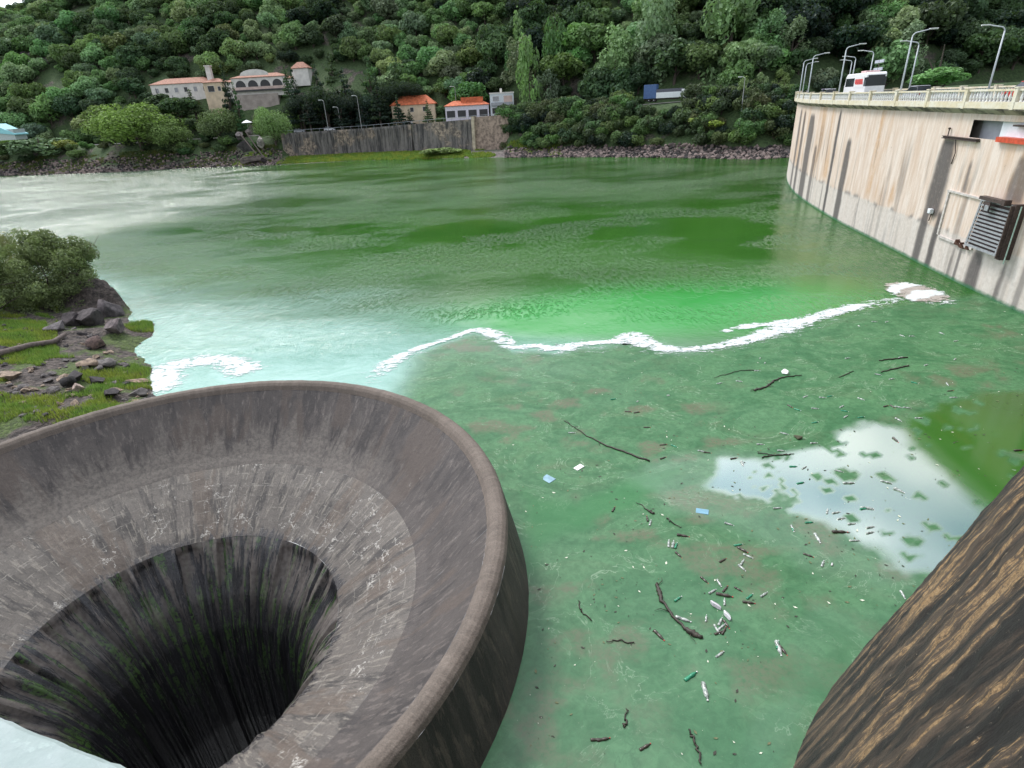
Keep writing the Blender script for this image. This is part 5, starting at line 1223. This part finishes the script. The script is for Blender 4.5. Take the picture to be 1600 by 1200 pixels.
for dx, lab in ((0, 'steep dark plank ramp running down to the water left of the pale boulder'),):
    r_ = empty('plank_ramp', (0, 0, 0), 0, lab, 'ramp')
    for q, (a, b) in enumerate((((374, 208), (400, 240)), ((384, 206), (412, 246)))):
        A, B_ = at_y(*a, 227.5), at_y(*b, 224.5); m = MB(); m.tube([tuple(A), tuple((A+B_)/2), tuple(B_)], .22, 6); m.build('plank', plain('grey driftwood', (.12, .095, .085)), r_)
def person():
    c = at_z(414, 247, .9); x, y = float(c[0]), float(c[1]); z = float(terrain_z(x, y))
    root = empty('person', (x, y, z), 0, 'person in light blue shirt and dark trousers standing below the pale boulder', 'person')
    V = [(0, 0, .95), (0, 0, 1.2), (0, 0, 1.42), (0, 0, 1.53), (0, .01, 1.66), (.1, 0, .9), (.12, .02, .5), (.12, 0, .08), (.12, -.12, .04), (-.1, 0, .9), (-.13, -.03, .5), (-.14, .02, .08), (-.14, -.1, .04), (.2, 0, 1.4), (.26, 0, 1.12), (.27, -.08, .86), (-.2, 0, 1.4), (-.26, 0, 1.12), (-.28, -.08, .86)]
    E_ = [(0, 1), (1, 2), (2, 3), (3, 4), (0, 5), (5, 6), (6, 7), (7, 8), (0, 9), (9, 10), (10, 11), (11, 12), (2, 13), (13, 14), (14, 15), (2, 16), (16, 17), (17, 18)]
    R_ = [.15, .15, .15, .06, .11, .09, .065, .045, .04, .09, .065, .045, .04, .06, .045, .035, .06, .045, .035]
    def skin(name, V, E_, R_, mat):
        me = bpy.data.meshes.new(name); me.from_pydata(V, E_, []); me.materials.append(mat); o = link(name, me, root)
        md = o.modifiers.new('skin', 'SKIN'); 
        for d_, r in zip(me.skin_vertices[0].data if me.skin_vertices else [], R_): d_.radius = (r, r)
        if not me.skin_vertices:
            pass
        o.modifiers.new('sub', 'SUBSURF').render_levels = 1; return o
    me = bpy.data.meshes.new('body'); me.from_pydata(V, E_, []); me.materials.append(plain('skin', (.45, .28, .2), .6, .05)); o = link('body', me, root)
    o.modifiers.new('skin', 'SKIN'); 
    if not len(me.skin_vertices):
        bpy.context.view_layer.objects.active = o; bpy.ops.mesh.customdata_skin_add()
    for d_, r in zip(me.skin_vertices[0].data, R_): d_.radius = (r, r)
    o.modifiers.new('sub', 'SUBSURF')
    def garment(name, prof, mat, parts):
        m = MB()
        for pts, rad in parts: m.tube(pts, rad, 10)
        m.build(name, mat, root, smooth=True)
    garment('shirt', None, plain('light blue cloth', (.35, .55, .68), .9, .05), [([(0, 0, .92), (0, 0, 1.15), (0, 0, 1.4), (0, 0, 1.5)], [.19, .185, .2, .08]), ([(.16, 0, 1.42), (.25, 0, 1.2), (.27, -.02, 1.08)], [.085, .07, .065]), ([(-.16, 0, 1.42), (-.25, 0, 1.2), (-.27, -.02, 1.08)], [.085, .07, .065])])
    garment('trousers', None, plain('dark cloth', (.08, .07, .08), .9, .05), [([(.08, 0, .95), (.12, .02, .5), (.12, 0, .1)], [.12, .09, .075]), ([(-.08, 0, .95), (-.13, -.03, .5), (-.14, .02, .1)], [.12, .09, .075])])
    m = MB(); m.lathe([(.04, -.02), (.12, .02), (.125, .08), (.08, .14), (.02, .155)], 10, lambda p: (p[0], p[1]+.02, p[2]+1.68)); m.build('hair', plain('dark hair', (.03, .02, .015), .7), root, smooth=True)
person()

# rubble shore on the right, low quay and stones on the left far shore: stuff
def rubble(name, label, x0, x1, dmin, dmax, n, smin, smax, cols, seed):
    g = np.random.default_rng(seed); x = g.uniform(x0, x1, n*6); y = g.uniform(145, 275, n*6); d = seg_dist(x, y, SHORE); m = (d > dmin) & (d < dmax); x, y = x[m][:n], y[m][:n]; z = terrain_z(x, y); n = len(x)
    base = RM[0]; bv = np.zeros(len(base.vertices)*3); base.vertices.foreach_get('co', bv); 
    import bmesh
    bm = bmesh.new(); bmesh.ops.create_icosphere(bm, subdivisions=1, radius=1); bv = np.array([v.co for v in bm.verts]); bf = np.array([[v.index for v in f.verts] for f in bm.faces]); bm.free()
    s = g.uniform(smin, smax, (n, 1, 1))*g.uniform(.6, 1.3, (n, 1, 3)); V = bv[None]*s*(1+.35*(g.random((n, len(bv), 1))-.5)); V = V+np.stack([x, y, z+.1], -1)[:, None]
    F = bf[None]+np.arange(n)[:, None, None]*len(bv)
    me = np_mesh(name, V.reshape(-1, 3), F.reshape(-1, 3), cols, smooth=False, attrs=dict(tone=np.repeat(g.random(n), len(bv)))); tag(link(name, me), label, 'rubble', kind='stuff')
t = NT('rubble stone'); a = t.attr('tone'); c = t.mix(t.rng(a, .2, .95), (.02, .018, .018), (.22, .17, .155)); t.bsdf(Base_Color=c, Roughness=.95); RUBM = t.m
rubble('rubble', 'brownish rubble stones lining the far right shore', 2, 75, -1, 8, 5200, .22, .75, RUBM, 1)
rubble('rubble', 'dark rubble along the far left shore', -260, -80, -1, 12, 5200, .2, .6, RUBM, 2)
m = MB()
pl = [at_z(q[0], q[1], .5) for q in ((62, 268), (110, 265), (170, 262))]; m.tube([(q[0], q[1], .35) for q in pl], .45, 6); tag(m.build('low_quay', plain('pale concrete kerb', (.42, .37, .35), .9, .2, 2)), 'low pale concrete kerb at the water edge of the far left shore', 'kerb')

# ------------------------------------------------------------------ grass
def grass(name, label, X, Y, Z, h, w, cols, seed, lean=.35):
    g = np.random.default_rng(seed); n = len(X); a = g.random(n)*6.28; hh = h*g.uniform(.5, 1.3, n); dx, dy = np.cos(a), np.sin(a); l = lean*hh*g.random(n); b = g.random(n)*6.28
    P0 = np.stack([X-dx*w, Y-dy*w, Z-.03], -1); P1 = np.stack([X+dx*w, Y+dy*w, Z-.03], -1); P2 = np.stack([X+np.cos(b)*l, Y+np.sin(b)*l, Z+hh], -1)
    V = np.stack([P0, P1, P2], 1).reshape(-1, 3); t_ = np.repeat(g.random(n), 3)
    me = np_mesh(name, V, np.arange(3*n).reshape(-1, 3), cols, smooth=False, attrs=dict(tone=t_)); tag(link(name, me), label, 'grass', kind='stuff')
def grass_mat(name, a_, b_):
    t = NT(name); a = t.attr('tone'); big = t.noise(t.vec('Object'), .45, 3); c = t.mix(t.rng(big, .35, .65), t.mix(a, a_, b_), t.mix(a, (a_[0]*1.7, a_[1]*1.15, a_[2]), (b_[0]*1.5, b_[1]*1.1, b_[2])))
    d = t.n('ShaderNodeBsdfDiffuse', {'Color': c}); tr = t.n('ShaderNodeBsdfTranslucent', {'Color': c}); m = t.n('ShaderNodeMixShader', {0: .4, 1: d.outputs[0], 2: tr.outputs[0]}); t.t.links.new(m.outputs[0], t.out.inputs[0]); return t.m
GM = grass_mat('bright grass', (.10, .20, .035), (.24, .38, .09))
g = np.random.default_rng(77)
X = g.uniform(-58, -22, 420000); Y = g.uniform(24, 60, 420000); sdb = poly_sd(X, Y, BANK); f = fbm(X/2.4, Y/2.4, 121, 3)+.15*(fbm(X/.6, Y/.6, 123, 2)-.5)
gpx, gpy = to_px(np.c_[X, Y, np.full(len(X), .8)])
spit = np.hypot(X+31.2, (Y-47.9)) < 1.7
upper = (np.hypot((gpx-35)/55, (gpy-548)/32) < 1)
out = (gpx > 95) & (gpy < 560) & ~spit
m_ = (sdb > .1) & ((f > .5) | upper | spit) & ~out & (np.hypot(X-SPC[0], Y-SPC[1]) > 14.3) & (Y > 20); X, Y = X[m_], Y[m_]
grass('grass', 'bright green grass on the near bank', X, Y, bank_z(X, Y), .26, .022, GM, 5)
g = np.random.default_rng(78); X = g.uniform(-100, 20, 260000); Y = g.uniform(195, 255, 260000); d_ = seg_dist(X, Y, SHORE)
m_ = (d_ > .2) & (d_ < 11) & ((X > -82) & (X < -12) | (fbm(X/6, Y/6, 131) > .52)) ; X, Y = X[m_], Y[m_]
grass('grass', 'bright green grass strip between the lake and the retaining wall', X, Y, terrain_z(X, Y), .55, .12, GM, 6)
g = np.random.default_rng(79); X = g.uniform(-240, -84, 200000); Y = g.uniform(225, 275, 200000); d_ = seg_dist(X, Y, SHORE)
m_ = (d_ > 1) & (d_ < 14) & (fbm(X/9, Y/5, 133) > .5); X, Y = X[m_], Y[m_]
grass('grass', 'dull green grass on the far left shore', X, Y, terrain_z(X, Y), .45, .12, grass_mat('dull grass', (.05, .09, .03), (.12, .17, .06)), 7)

# ------------------------------------------------------------------ bush on the near bank
def near_bush(name, px, py, Y, r, rz, col, label, seed, nl):
    c = at_y(px, py, Y); g = np.random.default_rng(seed); bl = [(0, 0, 0, .55, .55, .5)]
    for k in range(110):
        a = g.random()*6.3; e = g.uniform(-.9, 1.5); rr = g.uniform(.5, .95); q = g.uniform(.08, .19)
        bl.append((rr*math.cos(a)*math.cos(e), rr*math.sin(a)*math.cos(e), rr*math.sin(e), q, q, q*.9))
    gz = bz(c[0], c[1]); root = empty(name, (c[0], c[1], gz), 0, label, 'bush')
    me = crown_mesh('crown', bl, nl, .017, seed, up=.1, inner=.35); o = link('crown', me, root); o.location = (0, 0, c[2]-gz); o.scale = (r, r, rz); o['tint'] = [TCOL[col][0]*2.5, TCOL[col][1]*2.0, TCOL[col][2]*1.8]
    m = MB(); zc = c[2]-gz
    for k in range(9):
        a = 2*math.pi*k/9; b = a+.4; L_ = r*(.55+.5*g.random()); m.tube([(0, 0, -.4), (.2*L_*math.cos(a), .2*L_*math.sin(a), zc*.5), (.6*L_*math.cos(b), .6*L_*math.sin(b), zc+.25*rz), (L_*math.cos(b), L_*math.sin(b), zc+rz*(.2+.75*g.random()))], [.11, .08, .045, .012], 6)
    m.build('branches', BARK, root, smooth=True)
near_bush('bush', 84, 446, 53.6, 5.3, 5.1, 'dark', 'large leafy bush on the rocks of the near bank', 501, 60000)
near_bush('bush', -12, 488, 49.5, 4.6, 4.0, 'dark', 'dark leafy bush at the left edge in front of the large one', 502, 42000)
near_bush('bush', 10, 430, 57, 4.2, 4.4, 'olive', 'olive brown bush behind the other two at the left edge', 503, 30000)

# ------------------------------------------------------------------ things floating on the scum
def pet(mat, capm, name='plastic_bottle'):
    root = empty(name); T = lambda p: (p[2], p[0], p[1])
    m = MB(); m.lathe([(.0, -.135), (.03, -.14), (.04, -.125), (.041, -.06), (.036, -.05), (.036, .0), (.041, .01), (.04, .06), (.026, .1), (.013, .125), (.013, .14)], 12, T); m.build('body', mat, root, smooth=True)
    m = MB(); m.lathe([(.016, .138), (.016, .158), (.001, .159)], 8, T); m.build('cap', capm, root); return root
PETC = NT('dirty clear plastic'); v = PETC.vec('Object'); PETC.bsdf(Base_Color=PETC.mix(PETC.rng(PETC.noise(v, 18, 3), .4, .6), (.16, .19, .165), (.42, .45, .42)), Roughness=.18, Specular_IOR_Level=.8); PETC = PETC.m
PETG = plain('green bottle plastic', (.03, .22, .12), .2, .2, 9); PETD = plain('dark brown bottle', (.05, .04, .03), .25, .2, 9); CANM = plain('dull aluminium can', (.5, .5, .48), .35, .15, 12, metal=.4)
CAPW = plain('white cap', (.7, .7, .7), .5); CAPR = plain('red cap', (.5, .05, .04), .5); 
protos = dict(clear=pet(PETC, CAPW), green=pet(PETG, CAPW), dark=pet(PETD, CAPR))
def can():
    root = empty('drink_can'); T = lambda p: (p[2], p[0], p[1])
    m = MB(); m.lathe([(.022, -.06), (.03, -.058), (.033, -.05), (.033, .05), (.027, .06)], 12, T); m.build('body', CANM, root, smooth=True)
    m = MB(); m.lathe([(.024, .0601), (.024, .064)], 10, T); m.build('lid', CAPW, root); return root
protos['can'] = can(); used = {}
W4 = lambda x, y: (950+x/5.217, 780+y/5.217); W3 = lambda x, y: (1150+x/3.333, 440+y/3.333); W5 = lambda x, y: (780+x/3.077, 880+y/3.077); W6 = lambda x, y: (1200+x/2.4, 700+y/2.4); W2 = lambda x, y: (800+x/3.75, 540+y/3.75)
LIT = []
def lit(W_, s):
    for e in s: LIT.append((*W_(e[0], e[1]), *(e[2:] if len(e) > 2 else ())))
# x, y, photo angle (deg, 0 = along the picture width), kind, size
lit(W4, [(45, 85, 60, 'dark'), (320, 160, 100), (345, 195, 75), (495, 365, 88, 'clear', 1.1), (530, 370, 80, 'clear', 1.2), (555, 380, 70), (575, 455, -40, 'dark'), (610, 300, -8, 'dark', 1.3), (985, 205, -15), (1060, 375, 10), (1095, 415, -30, 'dark', 1.2), (1140, 465, -25), (935, 500, 30), (1095, 515, 60), (1090, 560, -40), (785, 660, -40, 'dark'), (905, 685, -60), (955, 735, 50), (850, 755, 30), (945, 785, -12, 'dark', 1.5), (1060, 735, -30, 'dark', .8), (1155, 795, 40), (1270, 780, 35), (1145, 845, -8, 'dark', 1.1), (570, 815, 35), (950, 840, 90, 'clear', .9), (800, 975, 85, 'clear', .8), (610, 980, -20, 'clear', 1.4), (885, 1060, -60), (915, 1000, 65), (965, 1020, -55, 'dark'), (925, 1045, 40), (945, 1075, 60, 'dark'), (905, 1090, 20, 'dark'), (1505, 240, -60), (1380, 75, 5), (415, 1110, -45, 'dark', 1.3), (1385, 1190, 80)])
lit(W3, [(125, 400, 40, 'can'), (150, 425, 50, 'can'), (110, 465, 0), (450, 605, -4), (360, 600, 20), (490, 598, 10), (280, 650, -30), (320, 668, -20), (410, 662, -5), (550, 652, 25), (565, 675, -10), (570, 705, 30), (410, 735, 8), (650, 612, -20), (650, 708, 5), (780, 650, 15), (815, 652, -30), (845, 655, -12), (890, 658, -5), (845, 720, -25), (950, 712, 0), (930, 528, -12), (810, 508, 10), (740, 485, -10), (1100, 535, -50), (1115, 570, 5), (1130, 605, 0), (1140, 405, 40), (990, 435, 20), (915, 285, 0), (865, 283, -20), (640, 232, -20, 'can'), (830, 825, -40, 'dark', 1.2), (250, 792, -15), (405, 842, 5), (235, 882, -3), (535, 988, -15), (585, 1050, 0, 'clear', 1.3), (335, 1050, 10), (780, 1045, -15, 'clear', 1.2), (850, 1088, -30, 'clear', 1.2), (680, 1180, -5, 'clear', 1.3), (30, 948, -60), (355, 970, 30), (1470, 880, 5, 'dark', 1.2), (580, 400, 10), (860, 395, 5), (1070, 270, -20), (1145, 310, 10), (720, 210, 0), (785, 210, 20)])
lit(W5, [(1343, 408, -70, 'clear', 1.5), (1365, 420, -50, 'dark'), (920, 545, 35, 'green', 1.4), (990, 615, -75, 'clear', 1.6), (1060, 440, 35), (770, 350, -45), (860, 172, 35), (470, 850, 0, 'dark'), (500, 848, 10, 'dark'), (700, 885, 30, 'dark')])
lit(W6, [(185, 338, -60, 'clear', 1.5), (268, 316, 0, 'dark', 1.6), (150, 403, -20), (92, 303, -70), (255, 243, 10), (380, 228, -15), (360, 228, 10), (205, 435, 70), (240, 438, 80, 'can'), (275, 265, 10), (155, 280, 5), (315, 285, 5), (383, 298, 10), (383, 318, 12), (325, 348, 0), (505, 550, -60), (95, 70, 0), (490, 160, -20, 'clear', 1.2), (222, 238, 80)])
lit(W2, [(735, 328, 30, 'can'), (915, 293, 0, 'can'), (680, 388, -5, 'dark'), (730, 393, 10, 'dark'), (1350, 690, -60), (1300, 662, 10, 'dark'), (885, 660, 20, 'dark'), (790, 480, 0), (350, 512, 0), (595, 315, 10), (885, 582, 5), (950, 590, -20), (1110, 620, -10), (1455, 580, 0), (1145, 628, -5), (1215, 222, 10), (1330, 210, -10)])
g = np.random.default_rng(9); words = dict(clear='dirty clear plastic bottle', green='green plastic bottle', dark='dark brown bottle', can='pale drink can')
for e in LIT:
    px, py = e[0], e[1]; an_ = e[2] if len(e) > 2 else g.uniform(-60, 60); kd = e[3] if len(e) > 3 else str(g.choice(['clear', 'clear', 'clear', 'clear', 'dark', 'clear', 'green'])); sc = (e[4] if len(e) > 4 else 1.)*1.12
    a = at_z(px, py); a_r = math.radians(an_); b = at_z(px+6*math.cos(a_r), py-6*math.sin(a_r)); yaw = math.atan2(b[1]-a[1], b[0]-a[0])
    pr = protos[kd]
    if kd in used: pr = copy_tree(pr)
    used[kd] = 1
    zone = 'on the far part of the scum near the foam line' if py < 580 else 'on the scum below the dam reflection' if (px > 1230 and py < 720) else 'in the sky reflection beside the buttress' if px > 1290 else 'on the right half of the scum' if px > 1180 else 'in the scattered cluster near the long dark branch' if py > 850 else 'on the middle of the green scum' 
    pr.location = (a[0], a[1], .004+.01*g.random()); pr.rotation_euler = (g.uniform(0, 6.28), g.uniform(-.08, .08), yaw); pr.scale = (sc*1.15, sc, sc)
    tag(pr, f'{words[kd]} floating {zone}', 'can' if kd == 'can' else 'bottle', f'{words[kd]}s {zone}')
for k in protos:
    if k not in used: bpy.data.objects.remove(protos[k])
def blob_thing(name, px, py, sx, sy, sz, mat, label, cat, an_=0, rocky=True):
    a = at_z(px, py); b = at_z(px+6*math.cos(math.radians(an_)), py-6*math.sin(math.radians(an_))); me = RM[(int(px)) % 6].copy() if rocky else None
    me.materials.clear(); me.materials.append(mat); me.polygons.foreach_set('use_smooth', [True]*len(me.polygons)); o = link(name, me); o.location = (a[0], a[1], sz*.35); o.scale = (sx, sy, sz); o.rotation_euler = (0, 0, math.atan2(b[1]-a[1], b[0]-a[0])); return tag(o, label, cat)
def slab(name, px, py, sx, sy, mat, label, cat, an_=0, h=.05):
    a = at_z(px, py); b = at_z(px+6*math.cos(math.radians(an_)), py-6*math.sin(math.radians(an_))); m = MB(); m.box(-sx, sx, -sy, sy, -.02, h); o = m.build(name, mat, bevel=.015); o.location = (a[0], a[1], .0); o.rotation_euler = (.03, -.04, math.atan2(b[1]-a[1], b[0]-a[0])); return tag(o, label, cat)
FO = plain('white foam plastic', (.78, .8, .78), .7, .05, 6)
blob_thing('plastic_bag', *W3(258, 478), .34, .26, .2, FO, 'crumpled white plastic bag caught on the branch below the foam line', 'bag', -20)
slab('foam_sheet', *W2(392, 716), .24, .14, FO, 'flat white foam sheet floating left of the long straight stick', 'sheet', 30)
slab('foam_tray', *W2(1115, 972), .26, .16, plain('pale blue plastic', (.15, .32, .42), .5, .1), 'flat pale blue plastic lid floating in the middle of the scum', 'lid', -10, .02)
slab('plastic_film', *W2(212, 780), .3, .22, plain('grey blue plastic film', (.2, .34, .42), .5, .2), 'grey blue plastic film floating near the white foam sheet', 'plastic film', -30, .012)
blob_thing('plastic_drum', *W4(878, 872), .24, .14, .13, plain('lilac grey plastic', (.55, .52, .56), .5, .1), 'large pale lilac container floating in the bottle cluster', 'container', -38)
blob_thing('plastic_jug', *W4(972, 955), .22, .13, .12, plain('whitish plastic', (.62, .62, .64), .4, .1), 'whitish plastic jug floating at the right of the bottle cluster', 'jug', -55)
blob_thing('reed_clump', *W3(325, 815), .3, .24, .12, plain('dark weed', (.05, .05, .025), .9, .3, 8), 'dark round clump of weed floating near the sky reflection', 'weed')
def stick(pts, rad, label, cat='branch', twigs=0, seed=0, name='floating_branch'):
    P_ = [at_z(*p) for p in pts]; m = MB(); g = np.random.default_rng(seed); S = smooth_poly(np.array([p[:2] for p in P_]), 6); n = len(S)
    m.tube([(x+.03*g.normal(), y+.03*g.normal(), .02+.02*g.random()) for x, y in S], np.interp(np.linspace(0, 1, n), np.linspace(0, 1, len(rad)), rad), 6)
    for k in range(twigs):
        i = int(g.integers(1, n-1)); a = g.random()*6.28; l = g.uniform(.2, .55); m.tube([(S[i, 0], S[i, 1], .03), (S[i, 0]+l*.6*math.cos(a), S[i, 1]+l*.6*math.sin(a), .06), (S[i, 0]+l*math.cos(a+.3), S[i, 1]+l*math.sin(a+.3), .04)], [.018, .012, .005], 5)
    tag(m.build(name, plain('wet dark wood', (.035, .028, .02), .6, .3, 8), smooth=True), label, cat)
stick([W4(400, 690), W4(425, 780), W4(500, 920), W4(580, 1010), W4(680, 1090), W4(770, 1135)], [.04, .09, .05, .045, .05, .12, .06], 'long bent dark branch floating left of the bottle cluster', twigs=4, seed=1)
stick([W2(305, 440), W2(380, 490), W2(515, 570), W2(650, 622), W2(805, 678)], [.015, .02, .035, .05, .045], 'long straight stick floating on the upper middle of the scum', twigs=3, seed=2)
stick([W3(90, 568), W3(150, 552), W3(200, 520), W3(250, 500), W3(340, 488)], [.07, .06, .06, .04, .02], 'gnarled branch holding the white bag below the foam line', twigs=9, seed=3)
stick([W3(745, 412), W3(820, 404), W3(890, 396)], [.03, .05, .04], 'short straight stick on the far scum, upper of the two near the dam', seed=4)
stick([W3(755, 472), W3(830, 455), W3(900, 438)], [.03, .05, .05], 'short straight stick on the far scum, lower of the two near the dam', seed=5)
stick([W3(535, 502), W3(575, 485), W3(612, 467)], [.02, .03, .02], 'thin pale stick on the far scum right of the gnarled branch', seed=6)
stick([W3(135, 920), W3(170, 908), W3(230, 905), W3(285, 903)], [.03, .03, .03, .02], 'thin bent stick floating left of the sky reflection', seed=7)
stick([W4(235, 25), W4(300, 75), W4(345, 100), W4(365, 118)], [.01, .02, .05, .05], 'thin stick with a thick end in the middle of the scum', seed=8)
stick([W4(480, 160), W4(530, 200), W4(600, 232)], [.03, .02, .012], 'short tapering twig above the group of three bottles', seed=9)
stick([W5(384, 180), W5(388, 210), W5(400, 240), W5(440, 272)], [.015, .02, .02, .02], 'small hooked twig floating between the shaft and the long bent branch', seed=10)
stick([W5(515, 382), W5(590, 374), W5(648, 388)], [.012, .022, .02], 'thin curved twig floating below the small hooked twig', seed=11)
stick([W5(912, 805), W5(935, 850), W5(955, 905), W5(966, 980)], [.02, .03, .03, .02], 'thin dark stick near the bottom edge of the picture', seed=12)
stick([W5(610, 700), W5(606, 750), W5(602, 792)], [.015, .02, .045], 'short upright twig near the bottom left of the scum', seed=13)
stick([W2(1180, 192), W2(1260, 170), W2(1340, 148), W2(1440, 148)], [.012, .02, .02, .03], 'long thin twig floating just under the foam line', seed=14)
stick([(1185, 708), (1210, 712), (1240, 709)], [.02, .02, .015], 'pale thin twig left of the sky reflection edge', seed=15)
# specks of leaves and crumbs: nobody could count them
g = np.random.default_rng(55); n = 4200; px = g.uniform(780, 1600, n); py = g.uniform(480, 1180, n); P_ = np.array([at_z(a, b)[:2] for a, b in zip(px, py)])
yf = np.interp(P_[:, 0], np.sort(FOAM[:, 0]), FOAM[np.argsort(FOAM[:, 0]), 1]); dens = fbm(P_[:, 0]/3, P_[:, 1]/2.2, 141, 3)
m_ = (P_[:, 1] < yf-.8) & (np.hypot(P_[:, 0]-SPC[0], P_[:, 1]-SPC[1]) > 14) & (dens+.25*g.random(n) > .62) & (g.random(n) < np.clip((P_[:, 1]-4)/22, .22, 1)); P_ = P_[m_]; n = len(P_)
s = .018*(g.random(n)**3*3+.5); a = g.random(n)*6.28; q = [np.stack([P_[:, 0]+np.cos(a+k*1.571)*s*(1.5 if k % 2 else .7), P_[:, 1]+np.sin(a+k*1.571)*s*(1.5 if k % 2 else .7), np.full(n, .012)+.01*(k % 2)], -1) for k in range(4)]
t = NT('floating crumbs'); a_ = t.attr('tone'); rr = t.n('ShaderNodeValToRGB'); rr.color_ramp.interpolation = 'CONSTANT'
for k, (p_, c_) in enumerate(((0, (.03, .03, .02, 1)), (.5, (.12, .13, .06, 1)), (.85, (.6, .62, .5, 1)))):
    el = rr.color_ramp.elements[k] if k < 2 else rr.color_ramp.elements.new(p_); el.position = p_; el.color = c_
t.set(rr.inputs[0], a_); t.bsdf(Base_Color=rr.outputs[0], Roughness=.7)
tag(link('floating_crumbs', np_mesh('floating_crumbs', np.stack(q, 1).reshape(-1, 3), np.arange(4*n).reshape(-1, 4), t.m, smooth=False, attrs=dict(tone=np.repeat(g.random(n), 4)))), 'crumbs of leaves and bits scattered over the green scum', 'debris', kind='stuff')
